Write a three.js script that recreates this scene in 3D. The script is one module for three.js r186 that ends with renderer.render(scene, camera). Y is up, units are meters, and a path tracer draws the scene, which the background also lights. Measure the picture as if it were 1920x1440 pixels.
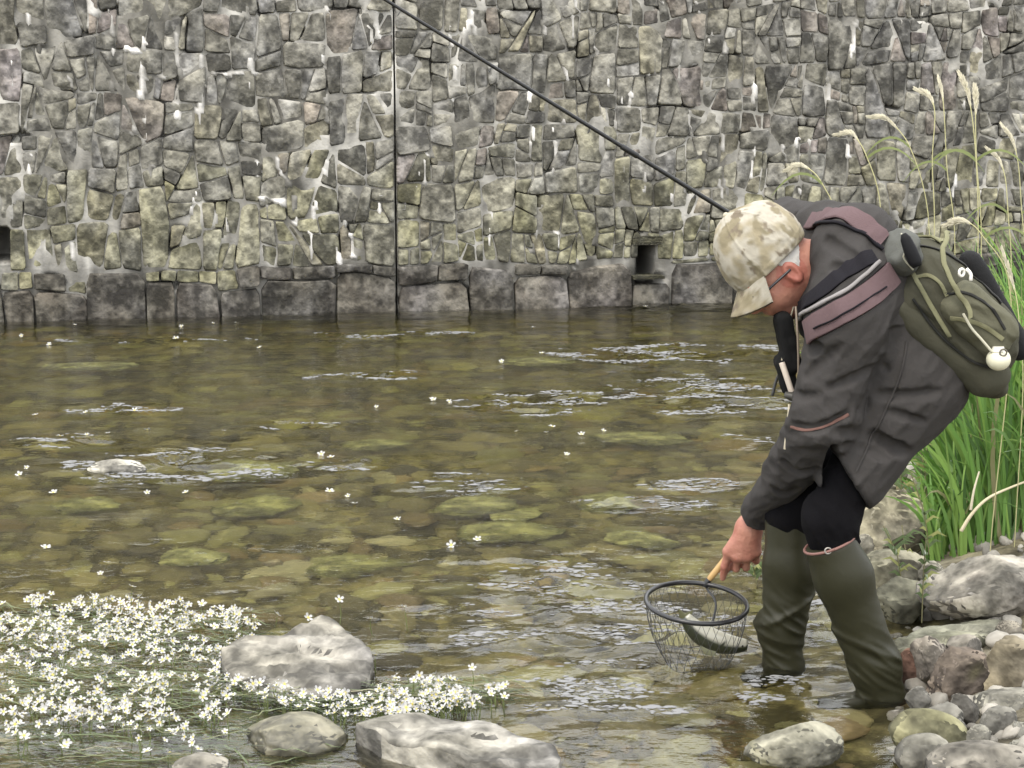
import * as THREE from 'three';
import { ImprovedNoise } from 'three/addons/math/ImprovedNoise.js';
import { mergeGeometries, mergeVertices } from 'three/addons/utils/BufferGeometryUtils.js';

// ---------------------------------------------------------------- camera, sky, sun, exposure
const scene = new THREE.Scene();
const PW = 1920, PH = 1440, FOC = 3300, EYE = 1.53, PITCH = Math.atan(570 / FOC);
const camera = new THREE.PerspectiveCamera(2 * Math.atan(720 / FOC) * 180 / Math.PI, PW / PH, 0.1, 300);
camera.position.set(0, EYE, 0);
camera.rotation.x = -PITCH;
scene.add(camera);

const renderer = new THREE.WebGLRenderer({ antialias: true });
renderer.setSize(1024, 768);
renderer.toneMapping = THREE.LinearToneMapping;
renderer.toneMappingExposure = 2.45;
renderer.shadowMap.enabled = true;

{ // thin bright overcast, a little brighter overhead
  const w = 128, h = 64, d = new Float32Array(w * h * 4);
  for (let j = 0; j < h; j++) for (let i = 0; i < w; i++) {
    const up = Math.max(0, Math.sin(((j + 0.5) / h - 0.5) * Math.PI)), l = 0.95 + 0.4 * up, k = (j * w + i) * 4;
    d[k] = l * 0.985; d[k + 1] = l; d[k + 2] = l * 1.02; d[k + 3] = 1;
  }
  const t = new THREE.DataTexture(d, w, h, THREE.RGBAFormat, THREE.FloatType);
  t.mapping = THREE.EquirectangularReflectionMapping; t.magFilter = THREE.LinearFilter; t.needsUpdate = true;
  scene.background = t; scene.environment = t;
}
const sun = new THREE.DirectionalLight(0xfff4e4, 0.8);
sun.position.set(-5, 14, 1.5); sun.target.position.set(0, 0, -6);
sun.shadow.radius = 30; sun.castShadow = true;
sun.shadow.mapSize.set(2048, 2048);
Object.assign(sun.shadow.camera, { left: -10, right: 10, top: 10, bottom: -10, near: 1, far: 40 });
scene.add(sun, sun.target);

// ---------------------------------------------------------------- helpers
const V = (x, y, z) => new THREE.Vector3(x, y, z);
const { lerp, clamp, smoothstep } = THREE.MathUtils;
const sstep = (a, b, x) => a < b ? smoothstep(x, a, b) : 1 - smoothstep(x, b, a);
function rng(seed) { let s = seed >>> 0; return () => { s = (s + 0x6D2B79F5) | 0; let t = Math.imul(s ^ (s >>> 15), 1 | s); t = (t + Math.imul(t ^ (t >>> 7), 61 | t)) ^ t; return ((t ^ (t >>> 14)) >>> 0) / 4294967296; }; }
const PN = new ImprovedNoise(), n3 = (x, y, z) => PN.noise(x, y, z);
const fbm = (x, y, z, o = 4) => { let s = 0, a = 0.5; for (let i = 0; i < o; i++) { s += a * n3(x, y, z); x = x * 2.03 + 5.1; y = y * 2.03 + 1.7; z = z * 2.03 + 9.2; a *= 0.5; } return s; };
const CP = Math.cos(PITCH), SP = Math.sin(PITCH);
function dirOf(px, py) { const x = (px - PW / 2) / FOC, y = -(py - PH / 2) / FOC; return V(x, y * CP - SP, -y * SP - CP); }
function atZ(px, py, z) { const d = dirOf(px, py), t = z / d.z; return V(d.x * t, EYE + d.y * t, z); }
function onY(px, py, y = 0) { const d = dirOf(px, py), t = (y - EYE) / d.y; return V(d.x * t, y, d.z * t); }
function toPx(p) { const y = p.y - EYE, yc = y * CP + p.z * SP * -1 * 1, zc = -(p.z * CP) - y * SP; const yy = y * CP - p.z * SP; return [PW / 2 + FOC * p.x / zc, PH / 2 - FOC * yy / zc, FOC / zc]; }
const names = {};
function numbered(n) { names[n] = (names[n] ?? -1) + 1; return names[n] ? `${n}_${String(names[n]).padStart(3, '0')}` : n; }
function mesh(name, geo, mat, parent) { const m = new THREE.Mesh(geo, mat); m.name = parent ? name : numbered(name); m.castShadow = m.receiveShadow = true; (parent ?? scene).add(m); return m; }
function thing(name, label, category, pos = V(0, 0, 0), group) { const o = new THREE.Group(); o.name = numbered(name); o.position.copy(pos); o.userData = { label, category }; if (group) o.userData.group = group; scene.add(o); return o; }
function tag(o, label, category, group) { o.userData.label = label; o.userData.category = category; if (group) o.userData.group = group; return o; }
function kind(o, k) { o.userData.kind = k; return o; }
function geoFrom(pos, idx, col, uv) {
  const g = new THREE.BufferGeometry();
  g.setAttribute('position', new THREE.Float32BufferAttribute(pos, 3));
  if (col) g.setAttribute('color', new THREE.Float32BufferAttribute(col, 3));
  if (uv) g.setAttribute('uv', new THREE.Float32BufferAttribute(uv, 2));
  if (idx) g.setIndex(idx);
  g.computeVertexNormals();
  return g;
}
// paint a geometry's vertices with a function of position
function paint(g, fn) {
  const p = g.attributes.position, c = new Float32Array(p.count * 3);
  for (let i = 0; i < p.count; i++) { const k = fn(p.getX(i), p.getY(i), p.getZ(i)); c[i * 3] = k[0]; c[i * 3 + 1] = k[1]; c[i * 3 + 2] = k[2]; }
  g.setAttribute('color', new THREE.BufferAttribute(c, 3)); return g;
}
function uvMetres(g, s = 1) {
  const p = g.attributes.position, u = new Float32Array(p.count * 2);
  for (let i = 0; i < p.count; i++) { u[i * 2] = (p.getX(i) + 0.62 * p.getZ(i)) * s; u[i * 2 + 1] = (p.getY(i) + 0.55 * p.getZ(i)) * s; }
  g.setAttribute('uv', new THREE.BufferAttribute(u, 2)); return g;
}
const mix3 = (a, b, t) => [lerp(a[0], b[0], t), lerp(a[1], b[1], t), lerp(a[2], b[2], t)];
const mul3 = (a, k) => [a[0] * k, a[1] * k, a[2] * k];

// tube through points with a radius each
function tube(pts, rad, sides = 8, capEnds = true) {
  const pos = [], idx = [], n = pts.length; let up = V(0.13, 0.3, 0.94).normalize();
  for (let i = 0; i < n; i++) {
    const t = pts[Math.min(n - 1, i + 1)].clone().sub(pts[Math.max(0, i - 1)]).normalize();
    const a = up.clone().addScaledVector(t, -up.dot(t)).normalize(), b = t.clone().cross(a); up = a;
    const r = typeof rad === 'function' ? rad(i / (n - 1)) : rad;
    for (let k = 0; k < sides; k++) { const w = k / sides * 2 * Math.PI, q = pts[i].clone().addScaledVector(a, Math.cos(w) * r).addScaledVector(b, Math.sin(w) * r); pos.push(q.x, q.y, q.z); }
  }
  for (let i = 0; i < n - 1; i++) for (let k = 0; k < sides; k++) { const a = i * sides + k, b = i * sides + (k + 1) % sides, c = a + sides, d = b + sides; idx.push(a, b, c, b, d, c); }
  if (capEnds) for (const e of [0, n - 1]) { const c = pos.length / 3; pos.push(pts[e].x, pts[e].y, pts[e].z); for (let k = 0; k < sides; k++) { const a = e * sides + k, b = e * sides + (k + 1) % sides; e ? idx.push(a, b, c) : idx.push(b, a, c); } }
  return geoFrom(pos, idx);
}
const curve = (pts, n) => new THREE.CatmullRomCurve3(pts, false, 'centripetal').getPoints(n);

// seamless noise textures
function tileNoise(size, cells, seed) {
  const r = rng(seed), g = new Float32Array(cells * cells).map(() => r()), out = new Float32Array(size * size);
  for (let j = 0; j < size; j++) for (let i = 0; i < size; i++) {
    const x = i / size * cells, y = j / size * cells, x0 = Math.floor(x), y0 = Math.floor(y), fx = x - x0, fy = y - y0, sx = fx * fx * (3 - 2 * fx), sy = fy * fy * (3 - 2 * fy);
    const G = (a, b) => g[(b % cells) * cells + (a % cells)];
    out[j * size + i] = lerp(lerp(G(x0, y0), G(x0 + 1, y0), sx), lerp(G(x0, y0 + 1), G(x0 + 1, y0 + 1), sx), sy);
  }
  return out;
}
function tileFbm(size, cells, seed, oct) { const o = new Float32Array(size * size); let a = 0.5, t = 0; for (let k = 0; k < oct; k++) { const n = tileNoise(size, Math.min(size, cells << k), seed + k * 17); for (let i = 0; i < o.length; i++) o[i] += a * n[i]; t += a; a *= 0.55; } for (let i = 0; i < o.length; i++) o[i] /= t; return o; }
function grey(arr, size, f, srgb) {
  const d = new Uint8Array(size * size * 4);
  for (let i = 0; i < size * size; i++) { const c = f(arr[i], i); const v = typeof c === 'number' ? [c, c, c] : c; for (let k = 0; k < 3; k++) d[i * 4 + k] = clamp(v[k], 0, 1) * 255; d[i * 4 + 3] = 255; }
  const t = new THREE.DataTexture(d, size, size); t.wrapS = t.wrapT = THREE.RepeatWrapping; t.magFilter = THREE.LinearFilter; t.minFilter = THREE.LinearMipmapLinearFilter; t.generateMipmaps = true;
  if (srgb) t.colorSpace = THREE.SRGBColorSpace; t.needsUpdate = true; return t;
}
const fA = tileFbm(512, 6, 3, 6), fB = tileFbm(512, 24, 91, 5), fC = tileFbm(512, 4, 200, 3);
const con = (x, k) => clamp((x - 0.5) * k + 0.5, 0, 1);
const stoneBump = grey(fA, 512, (v, i) => con(v, 1.6) * 0.6 + con(fB[i], 1.5) * 0.4);
const stoneMap = grey(fA, 512, (v, i) => { const t = 0.5 + 0.5 * con(v * 0.5 + fB[i] * 0.5, 3.4), s = con(fC[i], 2.5); return [t * (0.97 + 0.03 * s), t * (0.97 + 0.02 * s), t * (0.97 - 0.03 * s)]; }, true);
const clothBump = grey(fB, 512, (v, i) => con(v, 1.4) * 0.55 + 0.25 * ((i % 8 < 4) ? 1 : 0) + 0.2 * ((Math.floor(i / 512) % 8 < 4) ? 1 : 0));
const softBump = grey(fA, 512, (v) => con(v, 1.8));
const std = (o) => new THREE.MeshStandardMaterial(o);
const rgb = (r, g, b) => new THREE.Color().setRGB(r, g, b);

function boxUV(g0, s = 1) { // uv in metres by the axis each face mostly looks along
  const g = g0.index ? g0.toNonIndexed() : g0, p = g.attributes.position, u = new Float32Array(p.count * 2);
  for (let i = 0; i < p.count; i += 3) {
    const a = V().fromBufferAttribute(p, i), b = V().fromBufferAttribute(p, i + 1), c = V().fromBufferAttribute(p, i + 2), n = b.clone().sub(a).cross(c.clone().sub(a)), ax = Math.abs(n.x), ay = Math.abs(n.y), az = Math.abs(n.z);
    [a, b, c].forEach((q, k) => { const w = ax > ay && ax > az ? [q.z + 3.3, q.y] : ay > az ? [q.x, q.z + 7.7] : [q.x + 5.1, q.y + 1.3]; u[(i + k) * 2] = w[0] * s; u[(i + k) * 2 + 1] = w[1] * s; });
  }
  g.setAttribute('uv', new THREE.BufferAttribute(u, 2)); return g;
}

// ---- signed distances, meshed by surface nets
const sub = (a, b) => [a[0] - b[0], a[1] - b[1], a[2] - b[2]];
function dCap(x, y, z, a, b, ra, rb) {
  const bx = b.x - a.x, by = b.y - a.y, bz = b.z - a.z, px = x - a.x, py = y - a.y, pz = z - a.z;
  const t = clamp((px * bx + py * by + pz * bz) / (bx * bx + by * by + bz * bz + 1e-12), 0, 1), dx = px - bx * t, dy = py - by * t, dz = pz - bz * t;
  return Math.sqrt(dx * dx + dy * dy + dz * dz) - (ra + (rb - ra) * t);
}
function dEll(x, y, z, c, A, B, C, ra, rb, rc) {
  const px = x - c.x, py = y - c.y, pz = z - c.z, u = px * A.x + py * A.y + pz * A.z, v = px * B.x + py * B.y + pz * B.z, w = px * C.x + py * C.y + pz * C.z;
  const k0 = Math.hypot(u / ra, v / rb, w / rc), k1 = Math.hypot(u / (ra * ra), v / (rb * rb), w / (rc * rc));
  return k1 < 1e-9 ? -Math.min(ra, rb, rc) : k0 * (k0 - 1) / k1;
}
function dBox(x, y, z, c, A, B, C, ra, rb, rc, r) {
  const px = x - c.x, py = y - c.y, pz = z - c.z, u = Math.abs(px * A.x + py * A.y + pz * A.z) - ra + r, v = Math.abs(px * B.x + py * B.y + pz * B.z) - rb + r, w = Math.abs(px * C.x + py * C.y + pz * C.z) - rc + r;
  return Math.hypot(Math.max(u, 0), Math.max(v, 0), Math.max(w, 0)) + Math.min(Math.max(u, v, w), 0) - r;
}
const smin = (a, b, k) => { const h = Math.max(k - Math.abs(a - b), 0) / k; return Math.min(a, b) - h * h * k * 0.25; };
const smax = (a, b, k) => -smin(-a, -b, k);
function nets(f, lo, hi, h) {
  const nx = Math.ceil((hi.x - lo.x) / h) + 1, ny = Math.ceil((hi.y - lo.y) / h) + 1, nz = Math.ceil((hi.z - lo.z) / h) + 1;
  const d = new Float32Array(nx * ny * nz), id = new Int32Array(nx * ny * nz).fill(-1), pos = [], idx = [];
  const I = (i, j, k) => (k * ny + j) * nx + i;
  for (let k = 0; k < nz; k++) for (let j = 0; j < ny; j++) for (let i = 0; i < nx; i++) d[I(i, j, k)] = f(lo.x + i * h, lo.y + j * h, lo.z + k * h);
  const E = [[0, 1], [0, 2], [0, 4], [1, 3], [1, 5], [2, 3], [2, 6], [3, 7], [4, 5], [4, 6], [5, 7], [6, 7]];
  for (let k = 0; k < nz - 1; k++) for (let j = 0; j < ny - 1; j++) for (let i = 0; i < nx - 1; i++) {
    const c = []; let neg = 0;
    for (let q = 0; q < 8; q++) { const v = d[I(i + (q & 1), j + ((q >> 1) & 1), k + (q >> 2))]; c.push(v); if (v < 0) neg++; }
    if (neg === 0 || neg === 8) continue;
    let sx = 0, sy = 0, sz = 0, n = 0;
    for (const [a, b] of E) if ((c[a] < 0) !== (c[b] < 0)) { const t = c[a] / (c[a] - c[b]); sx += lerp(a & 1, b & 1, t); sy += lerp((a >> 1) & 1, (b >> 1) & 1, t); sz += lerp(a >> 2, b >> 2, t); n++; }
    id[I(i, j, k)] = pos.length / 3;
    pos.push(lo.x + (i + sx / n) * h, lo.y + (j + sy / n) * h, lo.z + (k + sz / n) * h);
  }
  const quad = (a, b, c, e, flip) => { if (a < 0 || b < 0 || c < 0 || e < 0) return; flip ? idx.push(a, c, b, b, c, e) : idx.push(a, b, c, b, e, c); };
  for (let k = 1; k < nz - 1; k++) for (let j = 1; j < ny - 1; j++) for (let i = 1; i < nx - 1; i++) {
    const v = d[I(i, j, k)];
    if ((v < 0) !== (d[I(i + 1, j, k)] < 0)) quad(id[I(i, j - 1, k - 1)], id[I(i, j, k - 1)], id[I(i, j - 1, k)], id[I(i, j, k)], v >= 0);
    if ((v < 0) !== (d[I(i, j + 1, k)] < 0)) quad(id[I(i - 1, j, k - 1)], id[I(i, j, k - 1)], id[I(i - 1, j, k)], id[I(i, j, k)], v < 0);
    if ((v < 0) !== (d[I(i, j, k + 1)] < 0)) quad(id[I(i - 1, j - 1, k)], id[I(i, j - 1, k)], id[I(i - 1, j, k)], id[I(i, j, k)], v >= 0);
  }
  const g = geoFrom(pos, idx), nn = g.attributes.normal, e = h * 0.6;
  for (let i = 0; i < pos.length / 3; i++) {
    const x = pos[i * 3], y = pos[i * 3 + 1], z = pos[i * 3 + 2];
    const gx = f(x + e, y, z) - f(x - e, y, z), gy = f(x, y + e, z) - f(x, y - e, z), gz = f(x, y, z + e) - f(x, y, z - e), l = Math.hypot(gx, gy, gz) || 1;
    nn.setXYZ(i, gx / l, gy / l, gz / l);
  }
  return uvMetres(g);
}
// where a ray of the photograph's viewpoint meets a shape: gives a point ON that shape
function trace(f, px, py, t0 = 3) { const d = dirOf(px, py).normalize(); let t = t0; for (let i = 0; i < 160; i++) { const q = f(d.x * t, EYE + d.y * t, d.z * t); if (q < 0.0008) break; t += q * 0.7; if (t > 9) return null; } return V(d.x * t, EYE + d.y * t, d.z * t); }
function grad(f, p, e = 0.004) { return V(f(p.x + e, p.y, p.z) - f(p.x - e, p.y, p.z), f(p.x, p.y + e, p.z) - f(p.x, p.y - e, p.z), f(p.x, p.y, p.z + e) - f(p.x, p.y, p.z - e)).normalize(); }

// ---------------------------------------------------------------- river bed and bank
const edge = [[1760, 1700], [1722, 1500], [1700, 1350], [1692, 1262], [1650, 1150], [1612, 1040], [1604, 965], [1650, 890], [1760, 830], [2000, 770], [2600, 700]].map(([x, y]) => onY(x, y, 0));
edge.unshift(V(edge[0].x + 1.2, 0, 3)); edge.push(V(30, 0, edge[edge.length - 1].z - 1));
function bankDist(x, z) { // positive on the bank
  let best = 1e9, side = -1;
  for (let i = 0; i < edge.length - 1; i++) {
    const a = edge[i], b = edge[i + 1], bx = b.x - a.x, bz = b.z - a.z, px = x - a.x, pz = z - a.z, t = clamp((px * bx + pz * bz) / (bx * bx + bz * bz), 0, 1), dd = Math.hypot(px - bx * t, pz - bz * t);
    if (dd < best) { best = dd; side = bx * pz - bz * px > 0 ? 1 : -1; }
  }
  return best * side;
}
function bedY(x, z) {
  const s = bankDist(x, z), far = clamp((-z - 4) / 5, 0, 1);
  let y;
  if (s < 0) y = -0.03 - 0.05 * (1 - Math.exp(s * 9)) - (1 - Math.exp(s * 1.6)) * (0.09 + 0.26 * far);
  else y = -0.03 + 0.34 * (1 - Math.exp(-s * 1.1));
  return y + 0.03 * n3(x * 1.7, 3.3, z * 1.7) + 0.012 * n3(x * 6, 7.1, z * 6);
}
function gridAxis(a, b, fineA, fineB, fine, grow) {
  const m = []; for (let v = fineA; v <= fineB; v += fine) m.push(v);
  let s = fine; for (let v = m[m.length - 1] + s; v < b; s *= grow, v += s) m.push(v); m.push(b);
  s = fine; for (let v = fineA - s; v > a; s *= grow, v -= s) m.unshift(v); m.unshift(a); return m;
}
function sheet(xs, zs, yf, extra) {
  const pos = [], uv = [], idx = [], col = [];
  for (const z of zs) for (const x of xs) { const y = yf(x, z); pos.push(x, y, z); uv.push(x, z); if (extra) col.push(...extra(x, y, z)); }
  const n = xs.length;
  for (let j = 0; j < zs.length - 1; j++) for (let i = 0; i < n - 1; i++) { const a = j * n + i, b = a + 1, c = a + n, d = c + 1; idx.push(a, c, b, b, c, d); }
  return geoFrom(pos, idx, extra ? col : null, uv);
}
const gravel = new THREE.MeshPhysicalMaterial({ specularIntensity: 0.35, vertexColors: true, map: stoneMap, bumpMap: stoneBump, bumpScale: 0.02, roughness: 0.9 });
const bed = mesh('riverbed', sheet(gridAxis(-60, 60, -3.5, 3.5, 0.05, 1.25), gridAxis(-120, 20, -13, -2.5, 0.05, 1.25), bedY, (x, y, z) => {
  const n = fbm(x * 2.3, 1.5, z * 2.3, 4), m = fbm(x * 14, 4.2, z * 14, 3), dry = y > 0.02;
  let c = mix3([0.27, 0.235, 0.115], [0.17, 0.145, 0.075], clamp(n * 1.6 + 0.5, 0, 1));
  if (dry) c = mix3([0.3, 0.27, 0.21], [0.2, 0.18, 0.13], clamp(n + 0.5, 0, 1));
  return mul3(c, 1 + 0.9 * m);
}), gravel);
kind(bed, 'structure');

// ---------------------------------------------------------------- water
const riffles = [[360, 872, 210, 32, 1], [120, 830, 170, 14, 0.7], [690, 705, 120, 10, 0.8], [1270, 662, 210, 18, 1], [1340, 742, 190, 36, 1], [1010, 756, 150, 20, 0.9], [570, 796, 100, 12, 0.9], [880, 906, 140, 16, 0.9], [1190, 944, 130, 12, 0.9], [1060, 1120, 170, 60, 1], [1150, 1205, 270, 70, 1], [1300, 576, 190, 10, 1], [1130, 1320, 200, 45, 0.55], [760, 628, 180, 6, 0.8], [230, 765, 110, 10, 0.8], [1320, 912, 110, 10, 0.9], [1480, 1300, 140, 40, 0.5], [1010, 1058, 60, 8, 0.8], [300, 640, 260, 10, 0.5], [1540, 1160, 70, 50, 0.7], [1390, 830, 70, 14, 0.6], [620, 870, 220, 20, 0.6]]
  .map(([x, y, w, h, s]) => { const c = onY(x, y), l = onY(x - w, y), n = onY(x, y + h), f = onY(x, y - h); return { x: c.x, z: c.z, rx: c.x - l.x, rz: (n.z - f.z) / 2, s }; });
function rough(x, z) { let r = 0; for (const q of riffles) { const d = ((x - q.x) / q.rx) ** 2 + ((z - q.z) / q.rz) ** 2; if (d < 5) r = Math.max(r, q.s * Math.exp(-d * 0.9)); } return r; }
const bootAt = [onY(1640, 1300), onY(1466, 1243), onY(1306, 1240)].map((p) => [p.x, p.z]);
function waveY(x, z) {
  const r = rough(x, z) * clamp(1.05 + 1.3 * n3(x * 3.1, 8.8, z * 5.2), 0, 1.5);
  const wx = x + 0.05 * n3(x * 4, 2.2, z * 4), wz = z + 0.05 * n3(x * 4, 6.2, z * 4);
  let y = 0.01 * n3(wx * 1.1, 0.4, wz * 2.2) + 0.005 * n3(wx * 3.1, 5.4, wz * 6.5) + 0.0023 * n3(wx * 7, 9.4, wz * 14) + 0.0007 * n3(wx * 16, 19.4, wz * 30);
  y += r * (0.019 * (1 - 2 * Math.abs(n3(wx * 4.0, 12.4, wz * 8.5))) + 0.011 * n3(wx * 8, 15.4, wz * 17) + 0.005 * n3(wx * 17, 25.4, wz * 33));
  for (const b of bootAt) { const d = Math.hypot(x - b[0], z - b[1]); if (d < 0.5) y += 0.0042 * Math.cos(d * 85 + 2 * n3(x * 5, 1, z * 5)) * Math.exp(-d * 7) * sstep(0.03, 0.08, d) * (0.6 + 0.8 * n3(x * 6, 50, z * 6)); }
  return y;
}
const fineZ = []; for (let z = -3.3, s = 0.010; z > -12.6; z -= s, s = Math.min(0.024, 0.0035 * -z * 0.75)) fineZ.unshift(z);
{ let s = 0.05; for (let z = fineZ[fineZ.length - 1] + s; z < 6; s *= 1.3, z += s) fineZ.push(z); s = 0.05; for (let z = fineZ[0] - s; z > -60; s *= 1.35, z -= s) fineZ.unshift(z); }
const rip = grey(fB, 512, (v, i) => con(v, 1.4) * 0.5 + con(fA[i], 1.4) * 0.5);
const ripFine = rip.clone(); ripFine.repeat.set(0.9, 1.6); ripFine.needsUpdate = true;
const waterMat = new THREE.MeshPhysicalMaterial({ color: 0xffffff, roughness: 0.02, transmission: 1, thickness: 1, ior: 1.333, attenuationColor: rgb(0.45, 0.44, 0.17), attenuationDistance: 1.25, bumpMap: ripFine, bumpScale: 0.004 });
const fx0 = -3.0, fx1 = 2.6;
kind(mesh('river_water', sheet(gridAxis(-60, 60, fx0, fx1, 0.0135, 1.2), fineZ, (x, z) => (x < -3.4 || x > 3 || z < -13 || z > -3.2) ? 0.006 * n3(x, 0.4, z * 2) : waveY(x, z)), waterMat), 'structure');

// ---------------------------------------------------------------- masonry river wall
const wA = onY(0, 601), wB = onY(1300, 568), wE = wB.clone().sub(wA).normalize(), wallTurn = Math.atan2(-wE.z, wE.x);
const wN = V(-wE.z, 0, wE.x); if (wN.z < 0) wN.negate();
const TOP = 3.05;
const wHit = (px, py) => { const d = dirOf(px, py), o = V(0, EYE, 0), t = wA.clone().sub(o).dot(wN) / d.dot(wN); const p = o.addScaledVector(d, t); return [p.clone().sub(wA).dot(wE), p.y]; };
const joint = wHit(742, 400)[0];
const stoneMat = new THREE.MeshPhysicalMaterial({ specularIntensity: 0.35, vertexColors: true, map: stoneMap, bumpMap: stoneBump, bumpScale: 0.02, roughness: 0.88 });
const mortarMat = new THREE.MeshPhysicalMaterial({ specularIntensity: 0.35, vertexColors: true, bumpMap: stoneBump, bumpScale: 0.012, roughness: 0.95 });
const limeMat = std({ color: rgb(0.62, 0.6, 0.55), bumpMap: stoneBump, bumpScale: 0.006, roughness: 0.9 });
const R1 = rng(77);
const holes = [[1196, 458, 1226, 532], [-30, 428, 16, 492]].map(([x0, y0, x1, y1]) => { const a = wHit(x0, y1), b = wHit(x1, y0); return [a[0], a[1], b[0], b[1]]; });
const inHole = (u, v, m = 0) => holes.some((h) => u > h[0] - m && u < h[2] + m && v > h[1] - m && v < h[3] + m);
// pale lime that has run down out of the joints and set over the stone edges
const lime = [[552, 330, 552, 415, 7], [596, 372, 586, 425, 7], [270, 70, 268, 180, 9], [168, 0, 175, 40, 12], [712, 370, 710, 402, 7], [505, 385, 503, 415, 7], [340, 130, 330, 220, 6], [240, 92, 262, 98, 7], [300, 140, 320, 150, 11], [330, 70, 332, 118, 6], [400, 140, 480, 138, 5], [1003, 430, 998, 470, 6], [1042, 440, 1046, 464, 5], [875, 40, 872, 85, 10], [1178, 150, 1180, 200, 5], [1240, 0, 1242, 26, 6], [990, 170, 994, 205, 6], [1290, 210, 1294, 250, 5], [520, 300, 540, 345, 6], [485, 372, 530, 380, 6], [1060, 130, 1062, 152, 6], [1410, 140, 1412, 190, 4], [700, 20, 712, 70, 7], [610, 300, 612, 340, 5], [1100, 520, 1104, 556, 4], [962, 530, 958, 560, 4]]
  .map(([x0, y0, x1, y1, w]) => { const a = wHit(x0, y0), b = wHit(x1, y1); return [a[0], a[1], b[0] - a[0], b[1] - a[1], w / 290]; });
{ const r = rng(515); for (let k = 0; k < 90; k++) { const x = 1920 * r(), y = 500 * r(), a = wHit(x, y), l = 0.06 + 0.3 * r() * r(); lime.push([a[0], a[1], (r() - 0.5) * 0.05, -l, 0.007 + 0.008 * r()]); } }
function limeAt(u, v) {
  let best = 9; const j = 0.02 * n3(u * 12, v * 7, 4.4), i = 0.02 * n3(u * 12, v * 7, 14.4);
  for (const [a, b, dx, dy, w] of lime) { const px = u + j - a, py = v + i - b; if (Math.abs(px) > 0.6 || Math.abs(py) > 0.6) continue; const t = clamp((px * dx + py * dy) / (dx * dx + dy * dy), 0, 1); best = Math.min(best, Math.hypot(px - dx * t, py - dy * t) - w * (0.4 + 1.0 * n3(u * 16, v * 10, 7))); }
  return best;
}
function mortarW(u, v) {
  const n = fbm(u * 2.1, v * 2.1, 3.7, 3), m = n3(u * 9, v * 9, 1.2), gap = n3(u * 5.1, v * 6.3, 21.2);
  let w = 0.004 + 0.018 * n + 0.008 * m; if (gap > 0.33) w -= 0.07 * sstep(0.33, 0.5, gap); const l = limeAt(u, v); if (l < 0.004) w = Math.max(w, 0.024 + 0.012 * m);
  if (inHole(u, v)) w -= 0.35;
  return Math.min(w, l < 0.004 ? 0.04 : 0.018);
}
function cut(poly, mx, my, nx, ny) { const o = []; for (let i = 0; i < poly.length; i++) { const a = poly[i], b = poly[(i + 1) % poly.length], da = (a[0] - mx) * nx + (a[1] - my) * ny, db = (b[0] - mx) * nx + (b[1] - my) * ny; if (da <= 0) o.push(a); if ((da <= 0) !== (db <= 0)) { const t = da / (da - db); o.push([lerp(a[0], b[0], t), lerp(a[1], b[1], t)]); } } return o; }
function centre(poly) { let A = 0, x = 0, y = 0; for (let i = 0; i < poly.length; i++) { const a = poly[i], b = poly[(i + 1) % poly.length], c = a[0] * b[1] - b[0] * a[1]; A += c / 2; x += (a[0] + b[0]) * c / 6; y += (a[1] + b[1]) * c / 6; } return [A, x / A, y / A]; }
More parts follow.
